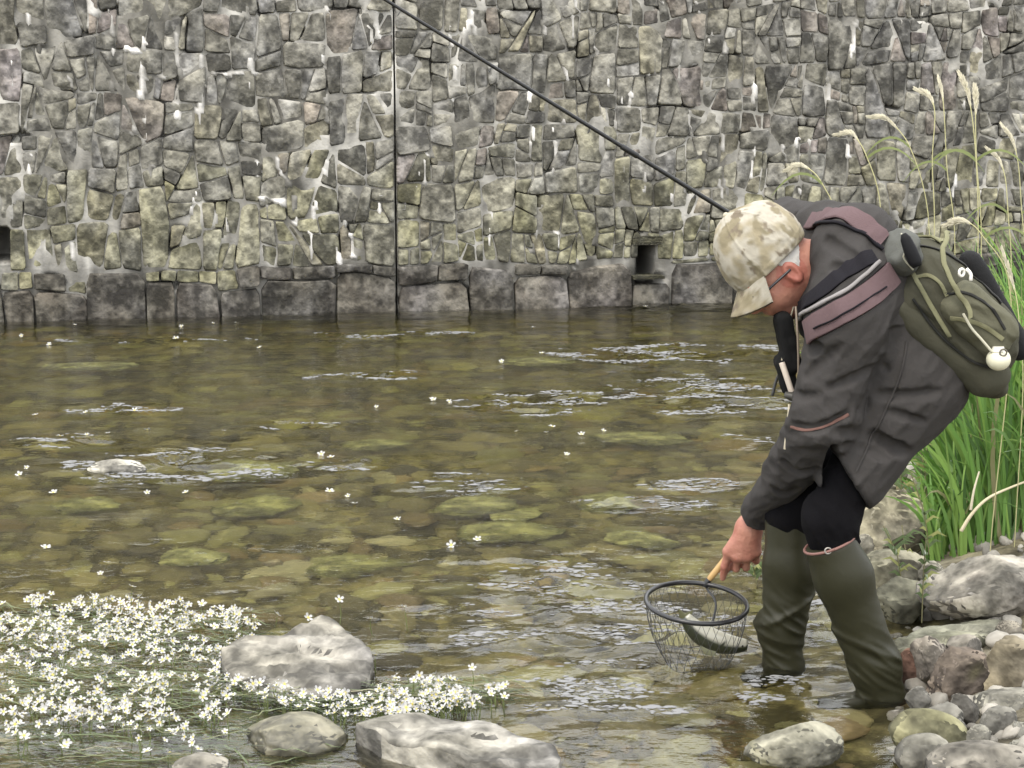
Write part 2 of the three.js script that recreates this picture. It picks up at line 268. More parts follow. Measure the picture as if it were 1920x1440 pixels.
function cells(u0, u1, big) { // random rubble: the bay is split again and again by roughly plumb and level joints
  const r = R1, out = [], lay = (poly, base) => {
    for (const h of holes) { const [A, x, y] = centre(poly); if (Math.abs(A) < 1e-6) return; if (x > h[0] - 0.5 && x < h[2] + 0.5 && y > h[1] - 0.5 && y < h[3] + 0.5) { const cx = (h[0] + h[2]) / 2, cy = (h[1] + h[3]) / 2, ax = Math.abs(x - cx) / (h[2] - h[0]), ay = Math.abs(y - cy) / (h[3] - h[1]); poly = ax > ay ? (x > cx ? cut(poly, h[2], 0, -1, 0) : cut(poly, h[0], 0, 1, 0)) : (y > cy ? cut(poly, 0, h[3], 0, -1) : cut(poly, 0, h[1], 0, 1)); if (poly.length < 3) return; } }
    const gap = 0.0015 + r() * r() * 0.008; let p = poly;
    for (let i = 0; i < poly.length; i++) { const a = poly[i], b = poly[(i + 1) % poly.length], l = Math.hypot(b[0] - a[0], b[1] - a[1]); if (l < 1e-5) continue; const nx = (b[1] - a[1]) / l, ny = -(b[0] - a[0]) / l; p = cut(p, a[0] - nx * gap, a[1] - ny * gap, nx, ny); if (p.length < 3) return; }
    const [A, x, y] = centre(p); if (A < 0.0009 || inHole(x, y)) return; out.push({ poly: p, area: A, cx: x, cy: y, base });
  };
  const split = (poly, goal) => {
    const [A, x, y] = centre(poly); if (A < goal * (0.7 + 0.9 * r())) { lay(poly, 0); return; }
    const us = poly.map((p) => p[0]), vs = poly.map((p) => p[1]), w = Math.max(...us) - Math.min(...us), h = Math.max(...vs) - Math.min(...vs);
    const upright = w * (1.0 + 0.75 * r()) > h, tilt = (r() + r() - 1) * (A > goal * 6 ? 0.16 : 0.6), n = upright ? [Math.cos(tilt), Math.sin(tilt)] : [-Math.sin(tilt), Math.cos(tilt)];
    const k = (r() - 0.5) * 0.34, mx = x + (upright ? k * w : 0), my = y + (upright ? 0 : k * h), a = cut(poly, mx, my, n[0], n[1]), b = cut(poly, mx, my, -n[0], -n[1]);
    const g = () => (big ? 0.03 : 0.0195) * Math.exp((r() - 0.5) * 2.2); if (a.length > 2) split(a, g()); if (b.length > 2) split(b, g());
  };
  for (let u = u0 + 0.001; u < u1;) { let e = Math.min(u1 - 0.001, u + 0.17 + r() * 0.34); if (u1 - e < 0.14) e = u1 - 0.001; const v = 0.17 + 0.14 * r(), q = v + 0.03 * (r() - 0.5); lay([[u, -0.3], [e, -0.3], [e, v], [u, q]], 1); if (v < 0.27) { const m = lerp(u, e, 0.35 + 0.3 * r()); lay([[u, q], [m, (q + v) / 2], [m, 0.31], [u, 0.31]], r() < 0.5 ? 1 : 0); lay([[m, (q + v) / 2], [e, v], [e, 0.31], [m, 0.31]], r() < 0.5 ? 1 : 0); } u = e; if (u > u1 - 0.004) break; }
  for (let u = u0 + 0.001; u < u1 - 0.02;) { const e = u1 - u < 2.2 ? u1 - 0.001 : u + 1.5; split([[u, 0.31], [e, 0.31], [e, TOP - 0.02], [u, TOP - 0.02]], 0.03); u = e; }
  return out;
}
const bendU = (u, v) => 0.036 * n3(u * 2.3, v * 2.3, 31) + 0.012 * n3(u * 7, v * 7, 33), bendV = (u, v) => 0.036 * n3(u * 2.3, v * 2.3, 41) + 0.012 * n3(u * 7, v * 7, 43);
function stoneGeo(c, r) {
  const P = c.poly, per = [], seg = P.map((a, i) => Math.hypot(a[0] - P[(i + 1) % P.length][0], a[1] - P[(i + 1) % P.length][1])), mean = seg.reduce((a, b) => a + b, 0) / P.length;
  P.forEach((a, i) => { // each corner slightly knocked off, long edges bent
    const b = P[(i + 1) % P.length], put = (t, j) => { const u = lerp(a[0], b[0], t), v = lerp(a[1], b[1], t), k = j + (r() - 0.5) * 0.05; per.push([c.cx + (u - c.cx) * k, c.cy + (v - c.cy) * k]); };
    if (seg[i] < mean * 0.35) { put(0.5, 0.985); return; }
    put(0.07 + r() * 0.06, 0.995); if (seg[i] > mean * 0.8) put(0.35 + r() * 0.3, 0.97 + r() * 0.05); put(0.9 + r() * 0.04, 0.995);
  });
  const N = per.length, edgeFade = (u) => c.lim ? clamp(Math.min(u - c.lim[0], c.lim[1] - u) / 0.06, 0, 1) : 1;
  for (const q of per) { const f = edgeFade(q[0]), du = bendU(q[0], q[1]) * f, dv = bendV(q[0], q[1]); q[0] += du; q[1] += dv; } { const f = edgeFade(c.cx), du = bendU(c.cx, c.cy) * f, dv = bendV(c.cx, c.cy); c.cx += du; c.cy += dv; }
  const size = Math.sqrt(c.area), prou = (c.base ? 0.04 : 0.006) + r() * 0.018, tu = (r() - 0.5) * 0.14, tv = (r() - 0.5) * 0.18, bev = clamp(size * (0.03 + r() * 0.05), 0.004, 0.011);
  const face = (u, v) => prou + tu * (u - c.cx) + tv * (v - c.cy) + 0.008 * n3(u * 14, v * 14, 3);
  const pos = [], uv = [], idx = [], sh = r() * 3;
  const ring = (k, f) => per.forEach(([u, v]) => { const x = c.cx + (u - c.cx) * k, y = c.cy + (v - c.cy) * k; pos.push(x, y, f(x, y)); uv.push(x + sh, y + sh); });
  ring(1, () => -0.06); ring(0.99, (x, y) => face(x, y) - bev * (0.6 + 0.5 * r())); ring(1 - bev * 1.9 / size, (x, y) => face(x, y) - 0.001); 
  pos.push(c.cx, c.cy, face(c.cx, c.cy) + 0.004 + r() * 0.006); uv.push(c.cx + sh, c.cy + sh);
  for (let g = 0; g < 2; g++) for (let k = 0; k < N; k++) { const a = g * N + k, b = g * N + (k + 1) % N; idx.push(a, b, a + N, b, b + N, a + N); }
  for (let k = 0; k < N; k++) idx.push(2 * N + k, 2 * N + (k + 1) % N, 3 * N);
  // colour of this stone
  const low = sstep(1.15, 0.25, c.cy + (r() - 0.5) * 0.7), pick = r();
  let t = pick < 0.45 ? [0.225, 0.218, 0.208] : pick < 0.62 ? [0.17, 0.166, 0.163] : pick < 0.8 ? [0.29, 0.28, 0.262] : pick < 0.9 ? [0.225, 0.197, 0.193] : [0.25, 0.235, 0.195];
  const green = low * (0.5 + 0.5 * r()) + 0.12 * r();
  t = mix3(t, [0.285, 0.275, 0.17], clamp(green * 0.95, 0, 0.9));
  if (c.base) t = mix3([0.082, 0.076, 0.07], [0.115, 0.102, 0.092], r());
  t = mul3(t, 1.05 + r() * 0.6);
  const g = geoFrom(pos, idx, null, uv); const t2 = mix3(t, [0.3, 0.293, 0.28], 0.5); paint(g, (x, y, z) => mul3(mix3(t, t2, clamp(0.5 + 1.2 * n3(x * 14 + sh, y * 4, 8), 0, 1)), 1 + 0.4 * n3(x * 9, y * 9, 2)));
  return g;
}
function bay(u0, u1, big, label) {
  const root = thing('river_wall', label, 'wall', wA.clone()); root.rotation.y = wallTurn;
  // mortar bed, uneven, deep where it has washed out
  const xs = [], ys = []; for (let u = u0; u < u1 + 1e-6; u += 0.019) xs.push(u); xs[xs.length - 1] = u1; for (let v = -0.5; v < TOP + 1e-6; v += 0.019) ys.push(v);
  const pos = [], idx = [], col = [], uv = [], n = xs.length;
  for (const v of ys) for (const u of xs) {
    const w = mortarW(u, v), a = fbm(u * 3, v * 1.3, 8.2, 4), s = fbm(u * 11, v * 4, 5.5, 3);
    let c = mix3([0.17, 0.162, 0.142], [0.42, 0.405, 0.37], clamp(0.36 + a * 2.3, 0, 1)); if (limeAt(u, v) < 0.004) c = mix3([0.36, 0.345, 0.31], [0.6, 0.58, 0.55], clamp(0.6 + s * 3, 0, 1)); c = mul3(c, clamp(0.9 + s * 1.4, 0.35, 1.3));
    if (v < 0.33) c = mul3(c, 0.75);
    pos.push(u, v, w); uv.push(u, v); col.push(...c);
  }
  for (let j = 0; j < ys.length - 1; j++) for (let i = 0; i < n - 1; i++) { const a = j * n + i; idx.push(a, a + 1, a + n, a + 1, a + n + 1, a + n); }
  mesh('mortar', geoFrom(pos, idx, col, uv), mortarMat, root);
  const core = new THREE.BoxGeometry(u1 - u0, TOP + 0.5, 0.6); core.translate((u0 + u1) / 2, TOP / 2 - 0.26, -0.75); mesh('core', core, std({ color: rgb(0.34, 0.325, 0.29), roughness: 0.95 }), root);
  const cope = new THREE.BoxGeometry(u1 - u0, 0.12, 0.9); cope.translate((u0 + u1) / 2, TOP + 0.05, -0.4); mesh('coping', cope, std({ color: rgb(0.26, 0.25, 0.22), map: stoneMap, roughness: 0.9 }), root);
  const list = cells(u0, u1, big).map((c) => { c.lim = [u0, u1]; const p = wA.clone().addScaledVector(wE, c.cx).add(V(0, c.cy, 0)), q = toPx(p); c.seen = q[0] > -25 && q[0] < PW + 25 && q[1] > -25 && q[1] < 600; c.size = c.area * q[2] * q[2]; return c; });
  list.sort((a, b) => (b.seen - a.seen) || b.size - a.size);
  const rest = []; let k = 0;
  for (const c of list) { const g = stoneGeo(c, R1); if (c.seen && k < 300) { mesh('stone', g, stoneMat, root); k++; } else rest.push(g); }
  if (rest.length) kind(mesh('stone_rubble', mergeGeometries(rest), stoneMat, root), 'stuff');
  console.log(label, list.length, list.filter((c) => c.seen).length);
  return root;
}
const farL = wHit(-420, 400)[0], farR = wHit(2300, 400)[0];
const bayL = bay(farL - 3, joint - 0.006, true, 'bay of large rubble masonry in the river wall, left of the vertical dark joint'.replace('left of', 'ending at'));
const bayR = bay(joint + 0.006, farR + 3, false, 'long bay of small rubble masonry with a square drain hole low down');
// lintel and sill of the drain hole
for (const [h, root] of [[holes[0], bayR]]) {
  const w = h[2] - h[0], cx = (h[0] + h[2]) / 2;
  for (const [y, ww, hh, dz] of [[h[3] + 0.03, w * 1.9, 0.055, 0.05], [h[1] + 0.05, w * 2.0, 0.02, 0.09]]) { const g = new THREE.BoxGeometry(ww, hh, 0.2, 6, 1, 1); g.translate(cx, y, dz - 0.1); const p = g.attributes.position; for (let i = 0; i < p.count; i++) p.setXYZ(i, p.getX(i), p.getY(i) + 0.006 * n3(p.getX(i) * 20, p.getY(i) * 20, 1), p.getZ(i) + 0.006 * n3(p.getX(i) * 16, 1, p.getY(i) * 30)); g.computeVertexNormals(); paint(g, () => [0.15, 0.145, 0.11]); mesh(y > h[3] ? 'lintel' : 'sill', g, stoneMat, root); }
}
// ---------------------------------------------------------------- stones
const rockMat = new THREE.MeshPhysicalMaterial({ specularIntensity: 0.35, vertexColors: true, map: stoneMap, bumpMap: stoneBump, bumpScale: 0.022, roughness: 0.82 });
const wetMat = std({ vertexColors: true, map: stoneMap, bumpMap: stoneBump, bumpScale: 0.01, roughness: 0.5 });
function rockGeo(seed, sx, sy, sz, { cuts = 0, lump = 0.12, tone = [0.34, 0.32, 0.28], tone2, detail = 9, band = 0, moss, flat } = {}) {
  let g = new THREE.IcosahedronGeometry(1, detail); g.deleteAttribute('uv'); g.deleteAttribute('normal'); g = mergeVertices(g, 1e-5);
  const r = rng(seed), p = g.attributes.position, planes = []; for (let i = 0; i < cuts; i++) planes.push([V(r() - 0.5, (r() - 0.5) * 1.1, r() - 0.5).normalize(), (flat ? 0.42 : 0.5) + r() * 0.32]);
  if (flat) planes.push([V(0.06, 1, 0.18).normalize(), flat], [V(-0.5, 0.75, 0.45).normalize(), flat * 1.25], [V(0.75, 0.5, 0.4).normalize(), 0.62]);
  const o = r() * 50;
  for (let i = 0; i < p.count; i++) {
    const v = V(p.getX(i), p.getY(i), p.getZ(i)); v.multiplyScalar(1 + lump * 2 * fbm(v.x * 1.3 + o, v.y * 1.3, v.z * 1.3, 3));
    for (const [n, t] of planes) { const d = v.dot(n) - t; if (d > 0) v.addScaledVector(n, -d * 0.94); }
    const q = 1 + (cuts ? 0.05 : 0.012) * n3(v.x * 6 + o, v.y * 6, v.z * 6) + (cuts ? 0.02 * n3(v.x * 15 + o, v.y * 15, v.z * 15) : 0); const ly = flat ? 1 + 0.05 * Math.sign(n3(v.y * 7 + o, v.x * 0.8, v.z * 0.8)) * Math.abs(n3(v.y * 7 + o, v.x * 0.8, v.z * 0.8)) ** 0.4 : 1; p.setXYZ(i, v.x * q * sx * ly, v.y * q * sy, v.z * q * sz * ly);
  }
  g.computeVertexNormals();
  const t2 = tone2 ?? mul3(tone, 0.62);
  paint(g, (x, y, z) => { let k = clamp(0.45 + 0.75 * fbm(x * 9 + o, y * 9, z * 9, 4) + band * Math.sin((y + 0.3 * x + 0.4 * n3(x * 5, y * 5, z * 5) * 0.2) * 90), 0, 1), c = mix3(tone, t2, k); const s = n3(x * 70 + o, y * 70, z * 70); c = mul3(c, 1 + 0.25 * s); if (moss) { const m = sstep(0.0, 0.35, fbm(x * 7 + o + 9, y * 5, z * 7, 3) + moss[3]); c = mix3(c, moss, m * 0.85); } return mul3(c, 0.88); });
  return boxUV(g);
}
// a stone whose outline fills the pixel box x0..x1, y0..y1 with its foot on the ground plane y = gy
function rock(name, label, [x0, y0, x1, y1], o = {}, group) {
  const gy = o.gy ?? 0, cx = (x0 + x1) / 2, foot = onY(cx, y1 - (y1 - y0) * (o.sink ?? 0.12), gy), s = toPx(foot)[2], sx = (x1 - x0) / s / 2, sz = sx * (o.deep ?? 0.75);
  const c = V(foot.x, 0, foot.z - sz * 0.6), ang = Math.atan2(EYE, -foot.z), vis = (y1 - y0) / s, sy = Math.max(0.2 * sx, (vis - 2 * sz * 0.55 * Math.sin(ang)) / 2 / Math.cos(ang) * (o.tall ?? 1.15)) + 0.01;
  const g = rockGeo(o.seed ?? Math.round(x0 * 7 + y0), sx * 1.05, sy, sz, o), m = mesh(name, g, o.wet ? wetMat : rockMat);
  const top = onY(cx, (y0 + y1) / 2, gy + sy * 0.5); m.position.set(foot.x, gy + sy * (o.lift ?? 0.62), foot.z - sz * 0.6); m.rotation.set(o.rx ?? 0, o.ry ?? 0, o.rz ?? 0);
  return tag(m, label, o.cat ?? 'stone', group);
}
// a flat-bedded slate: its upper outline is given in pixels on the level y, its sides step down in layers to the bed
function slate(label, outline, y, o = {}) {
  const P = outline.map(([a, b]) => onY(a, b, y)), c = P.reduce((a, b) => a.add(b), V()).divideScalar(P.length), K = 56, rings = 12, pos = [], idx = [], sd = o.seed ?? 1;
  const loop = new THREE.CatmullRomCurve3(P, true, 'catmullrom', 0.12).getSpacedPoints(K).slice(0, K);
  const up = (x, z) => y + (o.tx ?? 0) * (x - c.x) + (o.tz ?? 0) * (z - c.z) + 0.012 * n3(x * 9, sd, z * 9) + 0.008 * Math.abs(n3(x * 22, sd + 3, z * 22)) + 0.006 * Math.sign(n3(x * 5 + sd, 1, z * 16)) * Math.min(1, Math.abs(n3(x * 5 + sd, 1, z * 16)) * 12);
  pos.push(c.x, up(c.x, c.z), c.z);
  for (let k = 1; k <= rings; k++) for (const p of loop) { const f = k / rings, x = lerp(c.x, p.x, f), z = lerp(c.z, p.z, f); pos.push(x, up(x, z) - (k === rings ? 0.006 : 0), z); }
  const D = 7; for (let d = 1; d <= D; d++) loop.forEach((p, i) => { const h = d / D, st = 1 + 0.03 * n3(i * 0.25 + d * 7.7, sd, d * 3.1) + 0.02 * h + ((d % 2) ? 0.012 : -0.012), x = lerp(c.x, p.x, st), z = lerp(c.z, p.z, st); pos.push(x, lerp(up(p.x, p.z) - 0.006, -0.14, Math.pow(h, 1.1)), z); });
  for (let i = 0; i < K; i++) idx.push(0, 1 + (i + 1) % K, 1 + i);
  for (let k = 0; k < rings + D - 1; k++) for (let i = 0; i < K; i++) { const a = 1 + k * K + i, b = 1 + k * K + (i + 1) % K; idx.push(a, b, a + K, b, b + K, a + K); }
  const g = geoFrom(pos, idx), t = o.tone ?? [0.42, 0.4, 0.375], t2 = o.tone2 ?? [0.3, 0.285, 0.26];
  paint(g, (x, yy, z) => { const k = clamp(0.4 + 0.9 * fbm(x * 7 + sd, yy * 30, z * 12, 4), 0, 1), s2 = n3(x * 60, yy * 60, z * 60); return mul3(mix3(t, t2, k), 0.88 * (1 + 0.2 * s2)); });
  const m = mesh('rock', boxUV(g.translate(-c.x, 0, -c.z)), rockMat); m.position.set(c.x, 0, c.z); return tag(m, label, 'stone');
}
slate('broad pale slate rock rising out of the white flowers', [[414, 1214], [440, 1206], [500, 1200], [560, 1184], [600, 1170], [632, 1176], [688, 1214], [700, 1232], [690, 1256], [664, 1280], [600, 1286], [520, 1280], [440, 1262], [420, 1240]], 0.04, { seed: 3, tz: -0.1 });
slate('long pale slate rock with a cracked edge, flowers touching its far side', [[668, 1354], [700, 1346], [780, 1342], [866, 1346], [930, 1364], [1000, 1384], [1036, 1396], [1052, 1424], [1040, 1440], [960, 1440], [870, 1420], [790, 1398], [720, 1382]], 0.05, { seed: 8, tone: [0.45, 0.435, 0.42] });
slate('flat greenish-grey slab resting against the foot of the boulder', [[1676, 1200], [1712, 1176], [1790, 1164], [1868, 1162], [1896, 1172], [1850, 1192], [1780, 1214], [1712, 1232], [1684, 1226]], 0.075, { seed: 12, tone: [0.4, 0.39, 0.32], tone2: [0.3, 0.305, 0.235] });
const P1 = [0.42, 0.38, 0.34], P2 = [0.36, 0.34, 0.29], G1 = [0.34, 0.33, 0.305], G2 = [0.28, 0.272, 0.26], T1 = [0.3, 0.25, 0.17], Y1 = [0.3, 0.29, 0.17];
rock('boulder', 'large smooth pinkish-grey boulder below the tall green grass', [1738, 1034, 1975, 1172], { tone: [0.56, 0.51, 0.47], tone2: [0.44, 0.42, 0.37], lump: 0.08, cuts: 4, deep: 0.8, gy: 0.07, detail: 14, cat: 'boulder' });
rock('rock', 'pale angular rock standing by the heel of the boot', [1706, 1204, 1790, 1306], { tone: [0.5, 0.46, 0.42], tone2: [0.36, 0.32, 0.3], cuts: 7, lump: 0.15, seed: 5, gy: 0.0, detail: 10, rz: 0.35 });
rock('rock', 'rough brown-grey conglomerate rock with a green patch', [1742, 1228, 1872, 1342], { tone: [0.32, 0.27, 0.24], tone2: [0.16, 0.13, 0.115], cuts: 6, lump: 0.2, seed: 8, moss: [0.2, 0.2, 0.08, -0.1], gy: 0.0, detail: 12 });
rock('rock', 'tan weathered rock with an ochre face beside the conglomerate rock', [1828, 1206, 1965, 1322], { tone: T1, tone2: [0.34, 0.31, 0.26], cuts: 4, lump: 0.12, seed: 15, gy: 0.03, detail: 11 });
rock('rock', 'small white-topped stone lying on the flat slab', [1764, 1200, 1850, 1244], { tone: [0.46, 0.43, 0.4], cuts: 4, seed: 18, gy: 0.08 });
rock('rock', 'small reddish stone touching the back of the boot', [1684, 1226, 1728, 1296], { tone: [0.34, 0.19, 0.15], tone2: [0.28, 0.2, 0.17], seed: 21, gy: 0.0 });
rock('cobble', 'long yellowish-green cobble slanting at the water edge', [1672, 1344, 1826, 1432], { tone: [0.33, 0.32, 0.2], tone2: [0.25, 0.24, 0.17], lump: 0.05, seed: 31, rz: -0.3, deep: 0.5 });
rock('cobble', 'oval grey cobble half under the edge of the water', [1684, 1388, 1790, 1456], { tone: G1, lump: 0.05, seed: 32, deep: 0.7 });
const CG = 'cobbles piled at the water edge by the boots', CLS = ['dark slate-grey cobble tucked behind the long yellowish-green cobble', 'broad smooth grey cobble below the tan rock', 'squat dark-grey cobble under the broad smooth cobble', 'small round grey cobble beside the long yellowish-green cobble', 'grey cobble resting on the broad near slab', 'pale small cobble at the end of the flat slab', 'small blackish cobble against the tan rock', 'upright narrow dark stone under the conglomerate rock', 'pale oval cobble on top of the broad smooth cobble', 'small grey cobble at the heel of the near boot', 'tiny grey pebble between the two yellowish and dark cobbles', 'flat grey cobble lying on the broad near slab'];
[[1728, 1322, 1806, 1388, G2, -0.35], [1836, 1290, 1965, 1368, G1, -0.1], [1838, 1336, 1916, 1408, G2, 0.1], [1806, 1370, 1864, 1414, G1, 0], [1876, 1352, 1950, 1412, G1, 0.4], [1868, 1172, 1918, 1214, [0.38, 0.35, 0.31], 0.2], [1892, 1192, 1960, 1232, [0.14, 0.13, 0.12], 0], [1790, 1310, 1836, 1372, [0.2, 0.19, 0.18], 0.6], [1900, 1262, 1975, 1312, [0.36, 0.34, 0.31], 0.2], [1700, 1300, 1746, 1336, G2, 0], [1780, 1360, 1812, 1392, G2, 0.1], [1888, 1400, 1950, 1440, G1, 0]].forEach(([a, b, c, d, t, z], i) => rock('cobble', CLS[i], [a, b, c, d], { tone: mul3(t, 1.3), lump: 0.16, cuts: 5, seed: 40 + i, rz: z, gy: i === 5 || i === 6 ? 0.05 : 0.015, deep: 0.8 }, CG));
rock('slab', 'broad grey slab at the near end of the cobble pile', [1752, 1400, 1980, 1500], { tone: [0.33, 0.31, 0.29], lump: 0.05, cuts: 3, seed: 60, gy: 0.02, detail: 12 });
rock('boulder', 'lumpy cream boulder behind the knees at the foot of the grass', [1598, 930, 1752, 1078], { tone: [0.5, 0.46, 0.38], tone2: [0.33, 0.31, 0.23], cuts: 6, lump: 0.2, seed: 70, gy: 0.02, detail: 13, cat: 'boulder' });
rock('rock', 'pale flat-faced rock between the boot and the big boulder', [1618, 1040, 1752, 1128], { tone: [0.45, 0.42, 0.36], tone2: [0.32, 0.31, 0.22], cuts: 5, lump: 0.12, seed: 71, gy: 0.02, detail: 10 });
rock('rock', 'mossy grey rock wedged beneath the pale flat-faced rock', [1636, 1092, 1760, 1178], { tone: [0.34, 0.33, 0.26], cuts: 5, lump: 0.12, seed: 72, moss: [0.22, 0.22, 0.09, -0.05], gy: 0.0, detail: 10 });
const BS = 'small bleached stone in the grass behind the legs';
[[1662, 868, 1704, 906], [1700, 906, 1738, 938], [1640, 902, 1680, 936], [1742, 968, 1776, 998], [1720, 1062, 1770, 1098], [1712, 840, 1746, 872], [1600, 1010, 1640, 1046]].forEach((b, i) => rock('stone', BS, b, { tone: [0.55, 0.52, 0.45], cuts: 3, seed: 80 + i, gy: 0.06 }, 'bleached stones behind the legs'));
rock('rock', 'low wet rock half covered by weed between the two slate rocks', [446, 1348, 640, 1446], { tone: [0.28, 0.26, 0.21], tone2: [0.2, 0.19, 0.13], cuts: 4, seed: 98, moss: [0.16, 0.16, 0.06, -0.1], gy: -0.04, wet: true, detail: 12 });
rock('rock', 'rounded rock with a yellow-green algae skirt standing alone in the shallows', [1402, 1356, 1580, 1456], { tone: [0.44, 0.43, 0.38], tone2: [0.3, 0.29, 0.24], cuts: 4, lump: 0.1, seed: 99, moss: [0.27, 0.27, 0.07, -0.05], gy: -0.02, detail: 12 });
rock('rock', 'pale tip of a rock just breaking the surface under the weed', [326, 1424, 424, 1466], { tone: [0.4, 0.38, 0.35], seed: 101, gy: -0.01 });
rock('rock', 'white stone breaking the surface in the middle riffle', [166, 868, 270, 898], { tone: [0.6, 0.58, 0.55], seed: 103, cuts: 3, gy: -0.01, deep: 0.4 });
// slabs and stones under the water
const SL = 'flat yellow-olive slab lying under the clear water', SGp = 'slabs under the water';
[[796, 942, 968, 984], [915, 972, 1024, 1008], [1084, 950, 1206, 996], [1080, 824, 1296, 852], [364, 888, 566, 928], [398, 956, 566, 1002], [286, 1042, 426, 1080], [846, 1004, 1056, 1042], [540, 1068, 770, 1112], [1130, 1010, 1280, 1050], [90, 950, 230, 985], [640, 850, 780, 872], [60, 690, 250, 712], [930, 690, 1080, 708]].forEach(([x0, y0, x1, y1], i) => {
  const gyy = -0.09 - 0.03 * (i % 3), c = onY((x0 + x1) / 2, (y0 + y1) / 2, gyy * 0.75), s = toPx(c)[2], n = onY(960, y1, gyy), f = onY(960, y0, gyy);
  const m = mesh('slab', rockGeo(300 + i, (x1 - x0) / s / 2, 0.05, (n.z - f.z) / 2, { cuts: 10, lump: 0.2, tone: [0.42, 0.42, 0.19], tone2: [0.31, 0.3, 0.13], detail: 8 }), rockMat); m.position.set(c.x, gyy - 0.04, c.z); m.rotation.y = (i % 5 - 2) * 0.06; tag(m, SL, 'stone', SGp);
});
tag((() => { const c = onY(512, 1086, -0.08), m = mesh('stone', rockGeo(333, 0.035, 0.03, 0.04, { cuts: 3, tone: [0.5, 0.42, 0.24], detail: 5 }), rockMat); m.position.copy(c); return m; })(), 'small bright ochre stone on the river bed', 'stone');
{ // cobbles all over the bed: nobody could count them
  const base = rockGeo(500, 1, 1, 1, { lump: 0.14, cuts: 4, tone: [1, 1, 1], tone2: [0.7, 0.7, 0.68], detail: 4 }), n = 5200, im = new THREE.InstancedMesh(base, std({ vertexColors: true, roughness: 0.8 }), n), r = rng(5), M = new THREE.Matrix4(), q = new THREE.Quaternion(), col = new THREE.Color();
  let k = 0; while (k < n) {
    const z = -3 - 8.3 * Math.pow(r(), 0.85), x = (r() - 0.5) * (1.6 + 0.9 * -z) * 0.92; const y = bedY(x, z); if (y > -0.03 || bankDist(x, z) > -0.1) continue;
    const s = (0.016 + 0.075 * r() ** 2.6) * (0.8 + -z * 0.06); q.setFromEuler(new THREE.Euler((r() - 0.5) * 0.5, r() * 6.3, (r() - 0.5) * 0.5)); if (y + s > -0.012) continue;
    M.compose(V(x, y + s * 0.12, z), q, V(s * (0.8 + r() * 0.7), s * (0.45 + r() * 0.4), s * (0.6 + r() * 0.4))); im.setMatrixAt(k, M);
    const t = r(), c = t < 0.35 ? [0.24, 0.2, 0.085] : t < 0.65 ? [0.3, 0.28, 0.12] : t < 0.78 ? [0.1, 0.078, 0.042] : t < 0.9 ? [0.25, 0.17, 0.075] : [0.42, 0.38, 0.24]; col.setRGB(...mul3(mix3(c, [0.22, 0.192, 0.095], 0.3), 0.6 + r() * 0.75)); im.setColorAt(k, col); k++;
  }
  im.name = 'riverbed_cobbles'; im.castShadow = im.receiveShadow = true; tag(kind(im, 'stuff'), 'brown and olive cobbles covering the river bed under the water', 'cobbles'); scene.add(im);
}
{ // gravel between the stones of the bank
  const base = rockGeo(510, 1, 0.7, 1, { lump: 0.14, cuts: 3, tone: [1, 1, 1], tone2: [0.75, 0.73, 0.7], detail: 3 }), n = 1500, im = new THREE.InstancedMesh(base, std({ vertexColors: true, roughness: 0.85 }), n), r = rng(6), M = new THREE.Matrix4(), q = new THREE.Quaternion(), col = new THREE.Color();
  let k = 0; while (k < n) { const z = -3.4 - 4.2 * r(), x = 0.5 + 2.4 * r(), s = bankDist(x, z); if (s < -0.06) continue; const y = bedY(x, z), a = 0.008 + 0.028 * r() ** 2; q.setFromEuler(new THREE.Euler(r(), r() * 6, r())); M.compose(V(x, y + a * 0.3, z), q, V(a, a, a * 1.1)); im.setMatrixAt(k, M); const t = 0.14 + 0.3 * r(); col.setRGB(t, t * 0.94, t * 0.82); im.setColorAt(k, col); k++; }
  im.name = 'bank_gravel'; tag(kind(im, 'stuff'), 'small gravel filling the gaps between the stones of the bank', 'gravel'); scene.add(im);
}
// ---------------------------------------------------------------- the angler
const ZM = -4.37, L = (px, py, dz = 0) => atZ(px, py, ZM + dz);
const Zv = V(0, 0, 1);
// -- jacket
const JK = [], AR = [];
const jk = (a, b, ra, rb, k = 0.05) => JK.push([a, b, ra, rb, k]), ar = (a, b, ra, rb, k = 0.05) => AR.push([a, b, ra, rb, k]);
for (const s of [-0.078, 0.072]) { jk(L(1608, 462, s), L(1658, 580, s), 0.106, 0.122); jk(L(1655, 580, s), L(1702, 708, s), 0.122, 0.138); jk(L(1702, 708, s), L(1597, 893, s * 1.6), 0.135, 0.09, 0.06); }
jk(L(1556, 585, 0.03), L(1650, 660, 0.03), 0.09, 0.11);
jk(L(1612, 520, 0.14), L(1556, 438, -0.17), 0.082, 0.078);
ar(L(1606, 545, 0.15), L(1590, 600, 0.18), 0.09, 0.096); ar(L(1590, 600, 0.18), L(1545, 788, 0.17), 0.092, 0.078); ar(L(1545, 788, 0.17), L(1420, 965, -0.2), 0.08, 0.046, 0.03);
jk(L(1540, 432, -0.2), L(1476, 412, -0.4), 0.068, 0.054); jk(L(1476, 412, -0.4), L(1432, 436, -0.27), 0.052, 0.04, 0.03);
jk(L(1592, 436, 0.0), L(1566, 555, 0.05), 0.06, 0.06);
const hemN = L(1560, 855).sub(L(1700, 708)).normalize(), hemP = L(1590, 899);
const hemDir = V(-0.86, -0.52, 0).normalize();
const cuffDir = L(1420, 965, -0.2).sub(L(1548, 788, 0.12)).normalize(), cuffP = L(1418, 968, -0.203);
const cuffDirR = L(1432, 436, -0.27).sub(L(1476, 412, -0.4)).normalize(), cuffPR = L(1440, 432, -0.29);
const elbow = L(1545, 788, 0.17), shoulderY = L(1600, 590).y;
